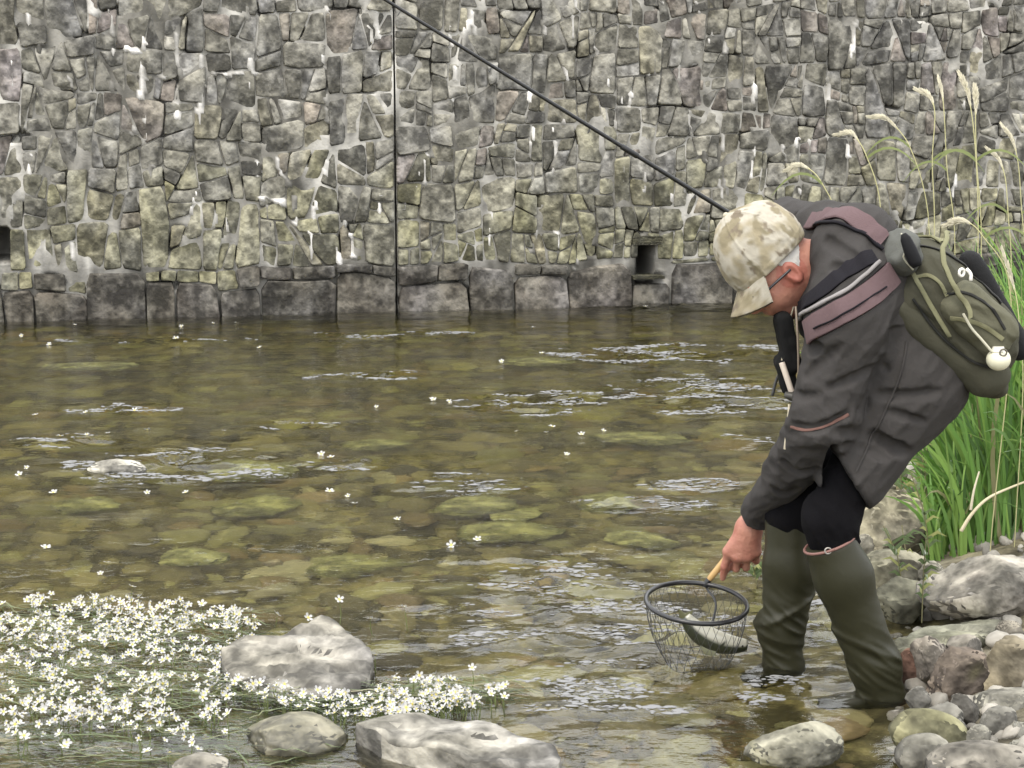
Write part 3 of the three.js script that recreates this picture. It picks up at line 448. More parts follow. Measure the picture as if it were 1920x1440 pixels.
function jacket0(x, y, z) {
  let d = 1e3, e = 1e3; for (const [a, b, ra, rb, k] of JK) d = smin(d, dCap(x, y, z, a, b, ra, rb), k);
  for (const [a, b, ra, rb, k] of AR) e = smin(e, dCap(x, y, z, a, b, ra, rb), k);
  { const s = y * 0.93 + x * 0.25, el = Math.exp(-(((y - elbow.y) / 0.16) ** 2)); e += 0.012 * el * (Math.abs(n3(s * 24, x * 8 + z * 9, 4)) - 0.22) + 0.007 * (Math.abs(n3(x * 16 + y * 9, y * 10, z * 14 + 3)) - 0.2); }
  d = smin(d, e, y > shoulderY ? 0.06 : 0.014);
  const h = (x - hemP.x) * hemDir.x + (y - hemP.y) * hemDir.y + (z - hemP.z) * hemDir.z, lower = y < hemP.y + 0.14 && x > hemP.x - 0.09 ? h : -1; d = smax(d, lower, 0.012);
  const nearC = Math.hypot(x - cuffP.x, y - cuffP.y, z - cuffP.z) < 0.12 ? (x - cuffP.x) * cuffDir.x + (y - cuffP.y) * cuffDir.y + (z - cuffP.z) * cuffDir.z : -1; d = smax(d, nearC, 0.008);
  const nearR = Math.hypot(x - cuffPR.x, y - cuffPR.y, z - cuffPR.z) < 0.1 ? (x - cuffPR.x) * cuffDirR.x + (y - cuffPR.y) * cuffDirR.y + (z - cuffPR.z) * cuffDirR.z : -1; d = smax(d, nearR, 0.008);
  // loose cloth: broad folds that run along the pull of the arm and across the seat
  const a = x * 0.55 + y * 0.83, b = x * 0.83 - y * 0.55;
  const f = n3(a * 7, b * 19, z * 9), f2 = n3(a * 15 + 4, b * 38, z * 14 + 2);
  d += 0.013 * (Math.abs(f) - 0.25) + 0.005 * (Math.abs(f2) - 0.2);
  return d;
}
const creasePx = [[[1572, 812], [1640, 822], [1702, 850], 0.013], [[1585, 838], [1640, 846], [1664, 858], 0.009], [[1655, 872], [1690, 912], [1700, 925], 0.009], [[1496, 662], [1516, 654], [1534, 652], 0.01], [[1512, 704], [1540, 680], [1576, 650], 0.007], [[1484, 798], [1530, 804], [1588, 776], 0.007], [[1490, 738], [1506, 744], [1524, 742], 0.006], [[1560, 728], [1620, 700], [1660, 690], 0.008], [[1650, 740], [1700, 742], [1760, 735], 0.008], [[1610, 770], [1680, 776], [1730, 790], 0.006], [[1560, 392], [1590, 400], [1612, 408], 0.007], [[1540, 360], [1580, 372], [1640, 412], 0.006], [[1548, 452], [1580, 468], [1612, 492], 0.008], [[1560, 500], [1590, 505], [1615, 500], 0.007], [[1470, 870], [1500, 890], [1530, 880], 0.008], [[1450, 920], [1475, 930], [1495, 918], 0.007]];
const creases = creasePx.map(([a, b, c, r]) => ({ q: [a, b, c].map(([x, y]) => trace(jacket0, x, y)).filter(Boolean), r })).filter((c) => c.q.length > 1 || void console.log('crease missed', c.r)).map((c) => ({ p: curve(c.q, 6), r: c.r }));
function jacket(x, y, z) {
  let d = jacket0(x, y, z); if (d > 0.05) return d;
  for (const c of creases) for (let i = 0; i < c.p.length - 1; i++) { const q = dCap(x, y, z, c.p[i], c.p[i + 1], c.r * 1.5, c.r * 1.1); if (q < 0.04) d = smax(d, -q, 0.012); }
  return d;
}
const man = thing('person', 'man in grey jacket, camouflage cap and green rubber boots bending down to a net', 'person', V(L(1600, 1290).x, 0, ZM));
const inMan = (g) => g.translate(-man.position.x, 0, -ZM);
const clothTex = clothBump.clone(); clothTex.repeat.set(7, 7); clothTex.needsUpdate = true;
const cloth = (r, g, b, rough = 0.85) => new THREE.MeshPhysicalMaterial({ color: rgb(r, g, b), bumpMap: clothTex, bumpScale: 0.0014, roughness: rough, specularIntensity: 0.25 });
const jacketMat = cloth(0.048, 0.0445, 0.0425, 0.88);
const jg = nets(jacket, V(0.43, 0.22, -4.95), V(1.36, 1.55, -4.0), 0.0072);
mesh('jacket', inMan(boxUV(jg)), jacketMat, man);
{ // cuff hem and a fine seam round the sleeve
  const ring = (p, dir, r, w) => { const a = V(0, 0, 1).addScaledVector(dir, -dir.z).normalize(), b = dir.clone().cross(a), pts = []; for (let k = 0; k <= 28; k++) { const t = k / 28 * Math.PI * 2; pts.push(p.clone().addScaledVector(a, Math.cos(t) * r).addScaledVector(b, Math.sin(t) * r)); } return tube(pts, w, 6, false); };
  mesh('cuff', inMan(ring(cuffP.clone().addScaledVector(cuffDir, -0.012), cuffDir, 0.044, 0.0045)), jacketMat, man);
}
// -- trousers
const TR = [[L(1668, 748, 0.06), L(1553, 972, 0.125), 0.062, 0.066], [L(1664, 735, -0.06), L(1490, 958, -0.1), 0.062, 0.068], [L(1558, 978, 0.13), L(1568, 1040, 0.13), 0.066, 0.056], [L(1490, 958, -0.1), L(1482, 1030, -0.11), 0.064, 0.055]];
function trousers(x, y, z) { let d = 1e3; for (const [a, b, ra, rb] of TR) d = smin(d, dCap(x, y, z, a, b, ra, rb), 0.035); const a = x * 0.6 - y * 0.8, b = x * 0.8 + y * 0.6; return d + 0.014 * (Math.abs(n3(a * 9, b * 22, z * 9)) - 0.2) + 0.005 * n3(a * 24, b * 40, z * 20); }
mesh('trousers', inMan(boxUV(nets(trousers, V(0.55, 0.2, -4.75), V(1.25, 0.95, -4.05), 0.0085))), cloth(0.004, 0.0037, 0.0046, 1), man);
// -- boots
function boot(top, knee, ankle, heel, toe, rTop, dz, wob) {
  const rimN = top.clone().sub(knee).normalize();
  const f = (x, y, z) => {
    let d = dCap(x, y, z, top, knee, rTop, 0.068); d = smin(d, dCap(x, y, z, knee, ankle, 0.069, 0.06), 0.03); d = smin(d, dCap(x, y, z, ankle, heel, 0.058, 0.052), 0.03); d = smin(d, dCap(x, y, z, heel, toe, 0.05, 0.04), 0.03);
    const t = (y - ankle.y) / 0.1, w = Math.exp(-(t * t)); d += w * 0.014 * (Math.abs(n3(x * 9 + wob, y * 26 + x * 16, z * 9)) - 0.2) + 0.005 * n3(x * 12 + wob, y * 9, z * 12); const fo = y - ankle.y - 0.05 - (x - ankle.x) * (wob ? 0.55 : -0.4); d -= 0.007 * Math.exp(-((fo / 0.011) ** 2)); const so = y - toe.y + 0.02; d -= 0.003 * (1 - sstep(0.0, 0.004, Math.abs(so)));
    return smax(d, (x - top.x) * rimN.x + (y - top.y) * rimN.y + (z - top.z) * rimN.z, 0.006);
  };
  const lo = V(), hi = V(); lo.copy(top).min(ankle).min(heel).min(toe).min(knee).addScalar(-0.1); hi.copy(top).max(ankle).max(heel).max(toe).max(knee).addScalar(0.1);
  return [boxUV(nets(f, lo, hi, 0.0065)), f, rimN];
}
const rubber = new THREE.MeshPhysicalMaterial({ specularIntensity: 0.6, color: rgb(0.021, 0.0204, 0.0095), bumpMap: softBump, bumpScale: 0.003, roughness: 0.5 });
const [bg1, bf1, bn1] = boot(L(1556, 1016, 0.13), L(1580, 1080, 0.13), L(1638, 1245, 0.115), L(1660, 1318, 0.11), L(1560, 1352, 0.12), 0.066, 0, 0);
const [bg2] = boot(L(1484, 962, -0.1), L(1484, 1060, -0.105), L(1466, 1175, -0.115), L(1470, 1264, -0.115), L(1408, 1322, -0.1), 0.066, 0, 2);
mesh('boot', inMan(bg1), rubber, man); mesh('boot', inMan(bg2), rubber, man);
{ // reddish lining that shows along the top of the near boot, with its buckle
  const t = L(1556, 1017, 0.13), a = V(0, 0, 1), b = bn1.clone().cross(a).normalize(), pts = []; for (let k = 0; k <= 32; k++) { const w = k / 32 * 2 * Math.PI; pts.push(t.clone().addScaledVector(a, Math.cos(w) * 0.066).addScaledVector(b, Math.sin(w) * 0.066)); }
  mesh('boot_trim', inMan(tube(pts, 0.0038, 6, false)), std({ color: rgb(0.18, 0.09, 0.075), roughness: 0.6 }), man);
  const bk = new THREE.TorusGeometry(0.0075, 0.0022, 6, 14); bk.translate(...trace(bf1, 1552, 1032).add(V(0, 0, 0.004)).toArray()); mesh('buckle', inMan(bk), std({ color: rgb(0.35, 0.33, 0.3), metalness: 0.8, roughness: 0.4 }), man);
}
// -- head, neck and hands: one skin mesh
const HC = L(1454, 499, 0.0), yaw = 0.16, F0 = V(-0.7, -0.714, 0), HU = V(-0.714, 0.7, 0), HF = F0.clone().multiplyScalar(Math.cos(yaw)).addScaledVector(Zv, Math.sin(yaw)).normalize(), HL = Zv.clone().multiplyScalar(Math.cos(yaw)).addScaledVector(F0, -Math.sin(yaw)).normalize();
const hp = (f, u, l = 0) => HC.clone().addScaledVector(HF, f).addScaledVector(HU, u).addScaledVector(HL, l);
const earC = [1, -1].map((s) => hp(-0.004, -0.026, 0.079 * s));
function skin(x, y, z) {
  let d = dEll(x, y, z, HC, HF, HU, HL, 0.096, 0.108, 0.078);
  d = smin(d, dCap(x, y, z, hp(0.01, -0.045), hp(0.055, -0.092), 0.06, 0.034), 0.04);
  d = smin(d, dCap(x, y, z, hp(0.062, -0.045, 0.03), hp(0.062, -0.045, -0.03), 0.034, 0.034), 0.03);
  d = smin(d, dCap(x, y, z, hp(0.094, 0.0), hp(0.113, -0.036), 0.009, 0.0145), 0.014); d = smin(d, dCap(x, y, z, hp(0.102, -0.042, 0.012), hp(0.102, -0.042, -0.012), 0.009, 0.009), 0.008);
  d = smin(d, dCap(x, y, z, hp(0.082, 0.016, 0.04), hp(0.082, 0.016, -0.04), 0.018, 0.018), 0.015);
  for (const s of [1, -1]) d = smax(d, -dCap(x, y, z, hp(0.098, -0.004, 0.032 * s), hp(0.094, -0.004, 0.042 * s), 0.011, 0.01), 0.014);
  d = smin(d, dCap(x, y, z, hp(0.091, -0.064, 0.018), hp(0.091, -0.064, -0.018), 0.011, 0.011), 0.01); d = smax(d, -dCap(x, y, z, hp(0.105, -0.064, 0.022), hp(0.105, -0.064, -0.022), 0.0035, 0.0035), 0.004);
  d = smin(d, dCap(x, y, z, hp(-0.03, -0.05), L(1566, 486, 0), 0.058, 0.068), 0.03);
  for (const e of earC) { const o = dEll(x, y, z, e, HF, HU, HL, 0.019, 0.033, 0.011), i = dEll(x, y, z, e.clone().addScaledVector(HL, Math.sign(e.z - HC.z) * 0.012).addScaledVector(HF, 0.003), HF, HU, HL, 0.011, 0.022, 0.009); d = smin(d, smax(o, -i, 0.004), 0.008); }
  return d;
}
const HZ = -0.22, hd = (px, py, dz = 0) => L(px, py, HZ + dz);
function hand(x, y, z) { // left hand reaching down, three fingers curled round the handle, forefinger along it
  const w = hd(1424, 958, 0.0); let d = dCap(x, y, z, w, hd(1404, 992, 0), 0.029, 0.032);
  const K = [[1366, 1034, 0.004], [1383, 1044, 0.012], [1401, 1043, 0.013], [1417, 1034, 0.008]];
  for (const k of K) d = smin(d, dCap(x, y, z, hd(1404, 990, 0.002), hd(...k), 0.027, 0.0165), 0.018);
  const chain = (pts, r0, r1, kk = 0.008) => { let e = 1e3; for (let i = 0; i < pts.length - 1; i++) e = smin(e, dCap(x, y, z, hd(...pts[i]), hd(...pts[i + 1]), lerp(r0, r1, i / (pts.length - 1)), lerp(r0, r1, (i + 1) / (pts.length - 1))), 0.005); d = smin(d, e, kk); };
  chain([[1366, 1034, 0.004], [1358, 1062, -0.004], [1355, 1084, -0.016]], 0.0115, 0.008);
  chain([[1383, 1044, 0.012], [1380, 1066, -0.008], [1376, 1064, -0.034], [1380, 1042, -0.046]], 0.011, 0.008);
  chain([[1401, 1043, 0.013], [1399, 1064, -0.008], [1393, 1060, -0.036], [1394, 1038, -0.048]], 0.011, 0.008);
  chain([[1417, 1034, 0.008], [1418, 1052, -0.01], [1410, 1048, -0.034], [1406, 1030, -0.044]], 0.0095, 0.007);
  chain([[1394, 990, -0.024], [1374, 1020, -0.036], [1364, 1046, -0.036], [1360, 1070, -0.026]], 0.015, 0.009, 0.015);
  return d;
}
const rodA = L(1660, 581, -0.33), rodB = L(720, -2, -0.15), rodDir = rodB.clone().sub(rodA).normalize();
const gripC = L(1424, 434, -0.262); { const t = gripC.clone().sub(rodA).dot(rodDir); gripC.copy(rodA).addScaledVector(rodDir, t); }
function handR(x, y, z) { // right hand closed round the rod
  const n = V(0, 0, -1).addScaledVector(rodDir, rodDir.z).normalize(), m = rodDir.clone().cross(n), P = (s, a, r) => gripC.clone().addScaledVector(rodDir, s).addScaledVector(n, Math.cos(a) * r).addScaledVector(m, Math.sin(a) * r);
  let d = dCap(x, y, z, L(1446, 430, -0.31), P(0.0, 0.2, 0.032), 0.028, 0.03);
  d = smin(d, dCap(x, y, z, P(-0.03, 0.1, 0.03), P(0.03, 0.1, 0.03), 0.02, 0.02), 0.02);
  for (let i = 0; i < 4; i++) { const s = -0.033 + i * 0.022; let e = 1e3; for (let k = 0; k < 3; k++) e = smin(e, dCap(x, y, z, P(s, 0.3 + k * 1.35, 0.021), P(s, 0.3 + (k + 1) * 1.35, 0.021), 0.0098 - k * 0.0006, 0.0092 - k * 0.0006), 0.004); d = smin(d, e, 0.007); }
  d = smin(d, smin(dCap(x, y, z, P(0.02, -0.3, 0.03), P(0.05, -1.1, 0.022), 0.013, 0.011), dCap(x, y, z, P(0.05, -1.1, 0.022), P(0.062, -1.9, 0.02), 0.011, 0.009), 0.004), 0.012);
  return d;
}
const box = (pts, m) => { const lo = pts[0].clone(), hi = pts[0].clone(); pts.forEach((p) => { lo.min(p); hi.max(p); }); return [lo.addScalar(-m), hi.addScalar(m)]; };
const ear0 = earC[0];
const skinCol = (x, y, z) => {
  const n = fbm(x * 22, y * 22, z * 22, 3), s = n3(x * 160, y * 160, z * 160), e = Math.hypot(x - ear0.x, y - ear0.y, z - ear0.z); let c = mix3([0.36, 0.17, 0.118], [0.3, 0.115, 0.08], clamp(0.5 + n * 1.5, 0, 1));
  if (e < 0.04) c = mix3(c, [0.3, 0.085, 0.06], 0.6); return mul3(c, 1 + 0.1 * s);
};
const skinParts = [nets(skin, ...box([hp(0.12, 0, 0), hp(0, -0.12, 0), hp(0, 0.12, 0.09), hp(-0.1, 0, -0.09), L(1570, 486, 0)], 0.07), 0.0042), nets(hand, ...box([hd(1424, 955), hd(1350, 1090), hd(1424, 1060, -0.06)], 0.045), 0.0034), nets(handR, ...box([gripC, L(1446, 430, -0.31)], 0.09), 0.0042)];
const body = inMan(boxUV(paint(mergeGeometries(skinParts), skinCol)));
const skinTex = softBump.clone(); skinTex.repeat.set(14, 14); skinTex.needsUpdate = true;
mesh('body', body, new THREE.MeshPhysicalMaterial({ vertexColors: true, roughness: 0.55, bumpMap: skinTex, bumpScale: 0.0012 }), man);
for (const s of [1, -1]) { const e = new THREE.SphereGeometry(0.0115, 16, 12); e.translate(...hp(0.078, -0.004, 0.034 * s).toArray()); paint(e, (x, y, z) => V(x, y, z).sub(hp(0.078, -0.004, 0.034 * s)).dot(HF) > 0.0095 ? [0.03, 0.02, 0.015] : [0.6, 0.58, 0.55]); mesh('eye', inMan(e), std({ vertexColors: true, roughness: 0.3 }), man); }
{ // grey hair below the cap
  const f = (x, y, z) => { let d = dEll(x, y, z, HC, HF, HU, HL, 0.103, 0.112, 0.083); const px = x - HC.x, py = y - HC.y, pz = z - HC.z, a = px * HF.x + py * HF.y + pz * HF.z, b = px * HU.x + py * HU.y + pz * HU.z, c = px * HL.x + py * HL.y + pz * HL.z; d += 0.0025 * n3(a * 60, b * 160, c * 60) + 0.0015 * n3(a * 160, b * 300, c * 160); d = smax(d, a - (0.006 + 0.3 * Math.max(0, b)), 0.006); return smax(smax(d, -0.062 - b - 0.25 * a, 0.006), b - 0.07, 0.006); };
  mesh('hair', inMan(boxUV(nets(f, ...box([hp(-0.1, 0.1), hp(0.08, -0.1), hp(0, 0, 0.09), hp(0, 0, -0.09)], 0.03), 0.0045))), std({ color: rgb(0.42, 0.4, 0.37), roughness: 0.75 }), man);
}
const camo = (x, y, z) => { const a = fbm(x * 14 + 3, y * 14, z * 14, 3), b = fbm(x * 21 + 11, y * 21 + 5, z * 21, 3), c = fbm(x * 28, y * 28 + 20, z * 28, 3); let k = [0.46, 0.425, 0.35]; k = mix3(k, [0.33, 0.285, 0.19], sstep(-0.05, 0.15, a)); k = mix3(k, [0.25, 0.215, 0.14], sstep(0.06, 0.2, b)); k = mix3(k, [0.2, 0.165, 0.12], sstep(0.17, 0.27, c)); return mul3(k, 0.8 + 0.12 * n3(x * 90, y * 90, z * 90)); };
const camoMat = new THREE.MeshPhysicalMaterial({ specularIntensity: 0.35, vertexColors: true, bumpMap: clothTex, bumpScale: 0.0012, roughness: 0.85 });
{
  const cc = hp(-0.002, 0.055), f = (x, y, z) => {
    let d = dEll(x, y, z, cc, HF, HU, HL, 0.116, 0.122, 0.099); const px = x - HC.x, py = y - HC.y, pz = z - HC.z, a = px * HF.x + py * HF.y + pz * HF.z, b = px * HU.x + py * HU.y + pz * HU.z, c = px * HL.x + py * HL.y + pz * HL.z, th = Math.atan2(c, a);
    d += 0.0022 * -Math.exp(-((Math.sin(th * 3)) ** 2) * 60) + 0.007 * n3(a * 13, b * 13, c * 13) + 0.004 * (Math.abs(n3(a * 22, b * 22, c * 22)) - 0.2) - (b < 0.034 && b > 0.012 ? 0.0015 : 0);
    const low = 0.014 - b + 0.08 * Math.min(0, a); return smax(d, low, 0.004);
  };
  const cap = mesh('cap', inMan(boxUV(paint(nets(f, ...box([hp(0.12, 0.18), hp(-0.12, 0.18), hp(-0.12, 0), hp(0.12, 0), hp(0, 0, 0.1), hp(0, 0, -0.1)], 0.03), 0.0045), camo))), camoMat, man);
  const nu = 26, nv = 10, pos = [], idx = [], brim = (s, t, o) => hp(0.098 * Math.sqrt(Math.max(0, 1 - (s * 0.86) ** 2)) + t * 0.066 * Math.sqrt(Math.max(0, 1 - s * s * 0.8)) + 0.004, 0.026 - 0.036 * t - 0.03 * s * s * (0.3 + 0.7 * t) + o, s * 0.086);
  for (const o of [0.0025, -0.0025]) for (let j = 0; j <= nv; j++) for (let i = 0; i <= nu; i++) { const p = brim(i / nu * 2 - 1, j / nv, o); pos.push(p.x, p.y, p.z); }
  const n1 = (nu + 1) * (nv + 1), id = (i, j, k) => k * n1 + j * (nu + 1) + i;
  for (let k = 0; k < 2; k++) for (let j = 0; j < nv; j++) for (let i = 0; i < nu; i++) { const a = id(i, j, k), b = id(i + 1, j, k), c = id(i, j + 1, k), d = id(i + 1, j + 1, k); k ? idx.push(a, b, c, b, d, c) : idx.push(a, c, b, b, c, d); }
  for (let i = 0; i < nu; i++) { const a = id(i, nv, 0), b = id(i + 1, nv, 0), c = id(i, nv, 1), d = id(i + 1, nv, 1); idx.push(a, c, b, b, c, d); }
  mesh('brim', boxUV(paint(inMan(geoFrom(pos, idx)), (x, y, z) => camo(x + 7, y, z))), camoMat, cap);
  const bt = new THREE.SphereGeometry(0.008, 10, 8); bt.translate(...hp(-0.002, 0.178).toArray()); mesh('button', inMan(bt), std({ color: rgb(0.4, 0.36, 0.27), roughness: 0.8 }), cap);
}
{ // spectacles
  const hq = (f, u, l) => hp(f, u - 0.013, l);
  const g = mesh('glasses', inMan(mergeGeometries([1, -1].flatMap((s) => [tube(curve([hq(-0.004, -0.004, 0.084 * s), hq(0.05, 0.0, 0.084 * s), hq(0.104, 0.0, 0.066 * s)], 10), 0.0036, 6), tube(curve([hq(0.104, 0.012, 0.064 * s), hq(0.112, 0.012, 0.036 * s), hq(0.116, 0.01, 0.01 * s)], 8), 0.002, 6), tube(curve([hq(0.104, 0.01, 0.064 * s), hq(0.104, -0.018, 0.06 * s), hq(0.112, -0.024, 0.036 * s), hq(0.117, -0.012, 0.014 * s), hq(0.116, 0.01, 0.01 * s)], 14), 0.0016, 6)]))), std({ color: rgb(0.015, 0.015, 0.018), roughness: 0.35 }), man);
  for (const s of [1, -1]) { const q = [hq(0.104, 0.011, 0.063 * s), hq(0.104, -0.017, 0.06 * s), hq(0.112, -0.023, 0.036 * s), hq(0.117, -0.011, 0.014 * s), hq(0.116, 0.01, 0.011 * s), hq(0.112, 0.011, 0.036 * s)]; const gg = geoFrom(q.flatMap((p) => [p.x, p.y, p.z]), [0, 1, 2, 0, 2, 5, 5, 2, 3, 5, 3, 4]); mesh('lens', inMan(gg), new THREE.MeshPhysicalMaterial({ color: rgb(0.08, 0.075, 0.07), transmission: 1, roughness: 0.03, ior: 1.5 }), g); }
}
// -- backpack
const pack = thing('backpack', 'olive fishing rucksack with mauve shoulder straps worn on the bent back', 'backpack', L(1775, 640, 0)), inPack = (g) => g.translate(-pack.position.x, -pack.position.y, -pack.position.z);
const bA = V(0.745, -0.667, 0), bB = V(0.667, 0.745, 0), bC = L(1762, 578, 0.02);
function sac(x, y, z) {
  let d = dBox(x, y, z, bC, bA, bB, Zv, 0.165, 0.1, 0.205, 0.08);
  d = smin(d, dEll(x, y, z, bC.clone().addScaledVector(bA, -0.12).addScaledVector(bB, 0.02), bA, bB, Zv, 0.075, 0.09, 0.17), 0.05);
  d = smin(d, dEll(x, y, z, bC.clone().addScaledVector(bA, 0.135).addScaledVector(bB, -0.012), bA, bB, Zv, 0.085, 0.08, 0.18), 0.05);
  const px = x - bC.x, py = y - bC.y, a = px * bA.x + py * bA.y, b = px * bB.x + py * bB.y, zz = z - bC.z;
  return d + 0.02 * (Math.abs(n3(a * 7, b * 15, zz * 8)) - 0.2) + 0.012 * (Math.abs(n3(a * 15 + 3, b * 30, zz * 13)) - 0.2);
}
const sacMat = cloth(0.064, 0.062, 0.044, 0.85), olive = cloth(0.1, 0.097, 0.066, 0.8), nearBlack = cloth(0.013, 0.013, 0.0135, 0.7);
mesh('sac', inPack(boxUV(nets(sac, ...box([L(1640, 440, 0), L(1930, 740, 0), L(1770, 560, 0.24), L(1770, 560, -0.22)], 0.06), 0.0075))), sacMat, pack);
let pocketF, flapF;
{ // pocket on the near side, base, near-black strip beside the pocket, padded top
  const pc = bC.clone().addScaledVector(bA, 0.035).addScaledVector(bB, 0.03).add(V(0, 0, 0.19)), pf = (x, y, z) => { const px = x - bC.x, py = y - bC.y, a = px * bA.x + py * bA.y, b = px * bB.x + py * bB.y; return dBox(x, y, z, pc, bA, bB, Zv, 0.1, 0.056, 0.05, 0.042) + 0.016 * (Math.abs(n3(a * 10, b * 20, z * 9)) - 0.2) + 0.005 * (Math.abs(n3(a * 30, b * 44, z * 20)) - 0.2); };
  pocketF = pf;
  mesh('side_pocket', inPack(boxUV(nets(pf, ...box([pc], 0.16), 0.006))), olive, pack);
  const bb = L(1826, 690, 0.02), bf = (x, y, z) => smin(dEll(x, y, z, bb, bA, bB, Zv, 0.095, 0.05, 0.15), dEll(x, y, z, L(1770, 660, 0.04), bA, bB, Zv, 0.09, 0.035, 0.12), 0.04) + 0.006 * n3(x * 14, y * 24, z * 10);
  mesh('base', inPack(boxUV(nets(bf, ...box([bb], 0.24), 0.0085))), sacMat, pack);
  const lf = (x, y, z) => dCap(x, y, z, L(1690, 578, 0.185), L(1848, 704, 0.16), 0.034, 0.055) + 0.01 * n3(x * 14, y * 14, z * 14);
  flapF = lf;
  mesh('lower_flap', inPack(boxUV(nets(lf, ...box([L(1690, 578, 0.16), L(1848, 704, 0.14)], 0.09), 0.008))), sacMat, pack);
  const gs = (x, y, z) => dCap(x, y, z, L(1820, 492, 0.06), L(1908, 650, 0.08), 0.03, 0.034) + 0.005 * n3(x * 16, y * 16, z * 16);
  mesh('side_strip', inPack(boxUV(nets(gs, ...box([L(1820, 492, 0.06), L(1908, 650, 0.08)], 0.07), 0.008))), nearBlack, pack);
  const tp = L(1680, 474, 0.12), tf = (x, y, z) => dEll(x, y, z, tp, bA, bB, Zv, 0.06, 0.062, 0.13) + 0.016 * n3(x * 17, y * 17, z * 14) + 0.006 * n3(x * 40, y * 40, z * 30);
  mesh('padded_top', inPack(boxUV(nets(tf, ...box([tp], 0.15), 0.007))), cloth(0.1, 0.102, 0.092, 0.9), pack);
}
const solid = (x, y, z) => Math.min(jacket(x, y, z), sac(x, y, z)), solidAll = (x, y, z) => Math.min(sac(x, y, z), pocketF(x, y, z), flapF(x, y, z));
function ribbon(f, path, width, thick, lift = 0.002, n = 26) {
  const raw = path.map(([x, y]) => trace(f, x, y)).filter(Boolean), pts = curve(raw, n), pos = [], idx = []; for (let k = 0; k < 4; k++) for (let i = 1; i < n; i++) pts[i].lerp(pts[i - 1].clone().add(pts[i + 1]).multiplyScalar(0.5), 0.6);
  pts.forEach((p0, i) => {
    const t = pts[Math.min(n, i + 1)].clone().sub(pts[Math.max(0, i - 1)]).normalize(), nn = grad(f, p0, 0.03), p = p0.clone().addScaledVector(nn, Math.max(0, -f(p0.x, p0.y, p0.z)) + 0.001), s = t.clone().cross(nn).normalize();
    for (const [a, b] of [[-0.5, 0], [-0.46, 1], [0.46, 1], [0.5, 0]]) { const q = p.clone().addScaledVector(s, a * width); const sd = f(q.x, q.y, q.z); q.addScaledVector(nn, lift + b * thick - clamp(sd, -0.02, 0.012)); pos.push(q.x, q.y, q.z); }
  });
  for (let i = 0; i < n; i++) for (let k = 0; k < 4; k++) { const a = i * 4 + k, b = i * 4 + (k + 1) % 4; idx.push(a, b, a + 4, b, b + 4, a + 4); }
  return uvMetres(geoFrom(pos, idx));
}
const mauve = cloth(0.115, 0.077, 0.08, 0.85), navy = cloth(0.014, 0.013, 0.016, 0.9), paleEdge = cloth(0.24, 0.225, 0.22, 0.85);
const sh1 = mesh('shoulder_strap', inPack(ribbon(jacket, [[1672, 512], [1640, 546], [1590, 578], [1540, 604], [1512, 624], [1500, 640], [1493, 650]], 0.062, 0.008)), mauve, pack);
mesh('strap_edge', inPack(ribbon(jacket, [[1648, 492], [1610, 528], [1560, 562], [1520, 584], [1500, 598]], 0.009, 0.008, 0.003)), paleEdge, sh1);
mesh('strap_lining', inPack(ribbon(jacket, [[1640, 482], [1600, 500], [1560, 528], [1520, 560], [1500, 580]], 0.042, 0.005)), navy, sh1);
mesh('strap_stitching', inPack(ribbon(jacket, [[1658, 538], [1620, 566], [1570, 596], [1530, 616], [1500, 636]], 0.004, 0.0092, 0.002)), navy, sh1);
const sh2 = mesh('shoulder_strap', inPack(ribbon(jacket, [[1656, 452], [1630, 428], [1590, 408], [1550, 404], [1518, 414]], 0.05, 0.008)), mauve, pack);
mesh('strap_edge', inPack(ribbon(jacket, [[1654, 470], [1624, 442], [1586, 424], [1548, 420], [1520, 428]], 0.007, 0.007, 0.003)), navy, sh2);
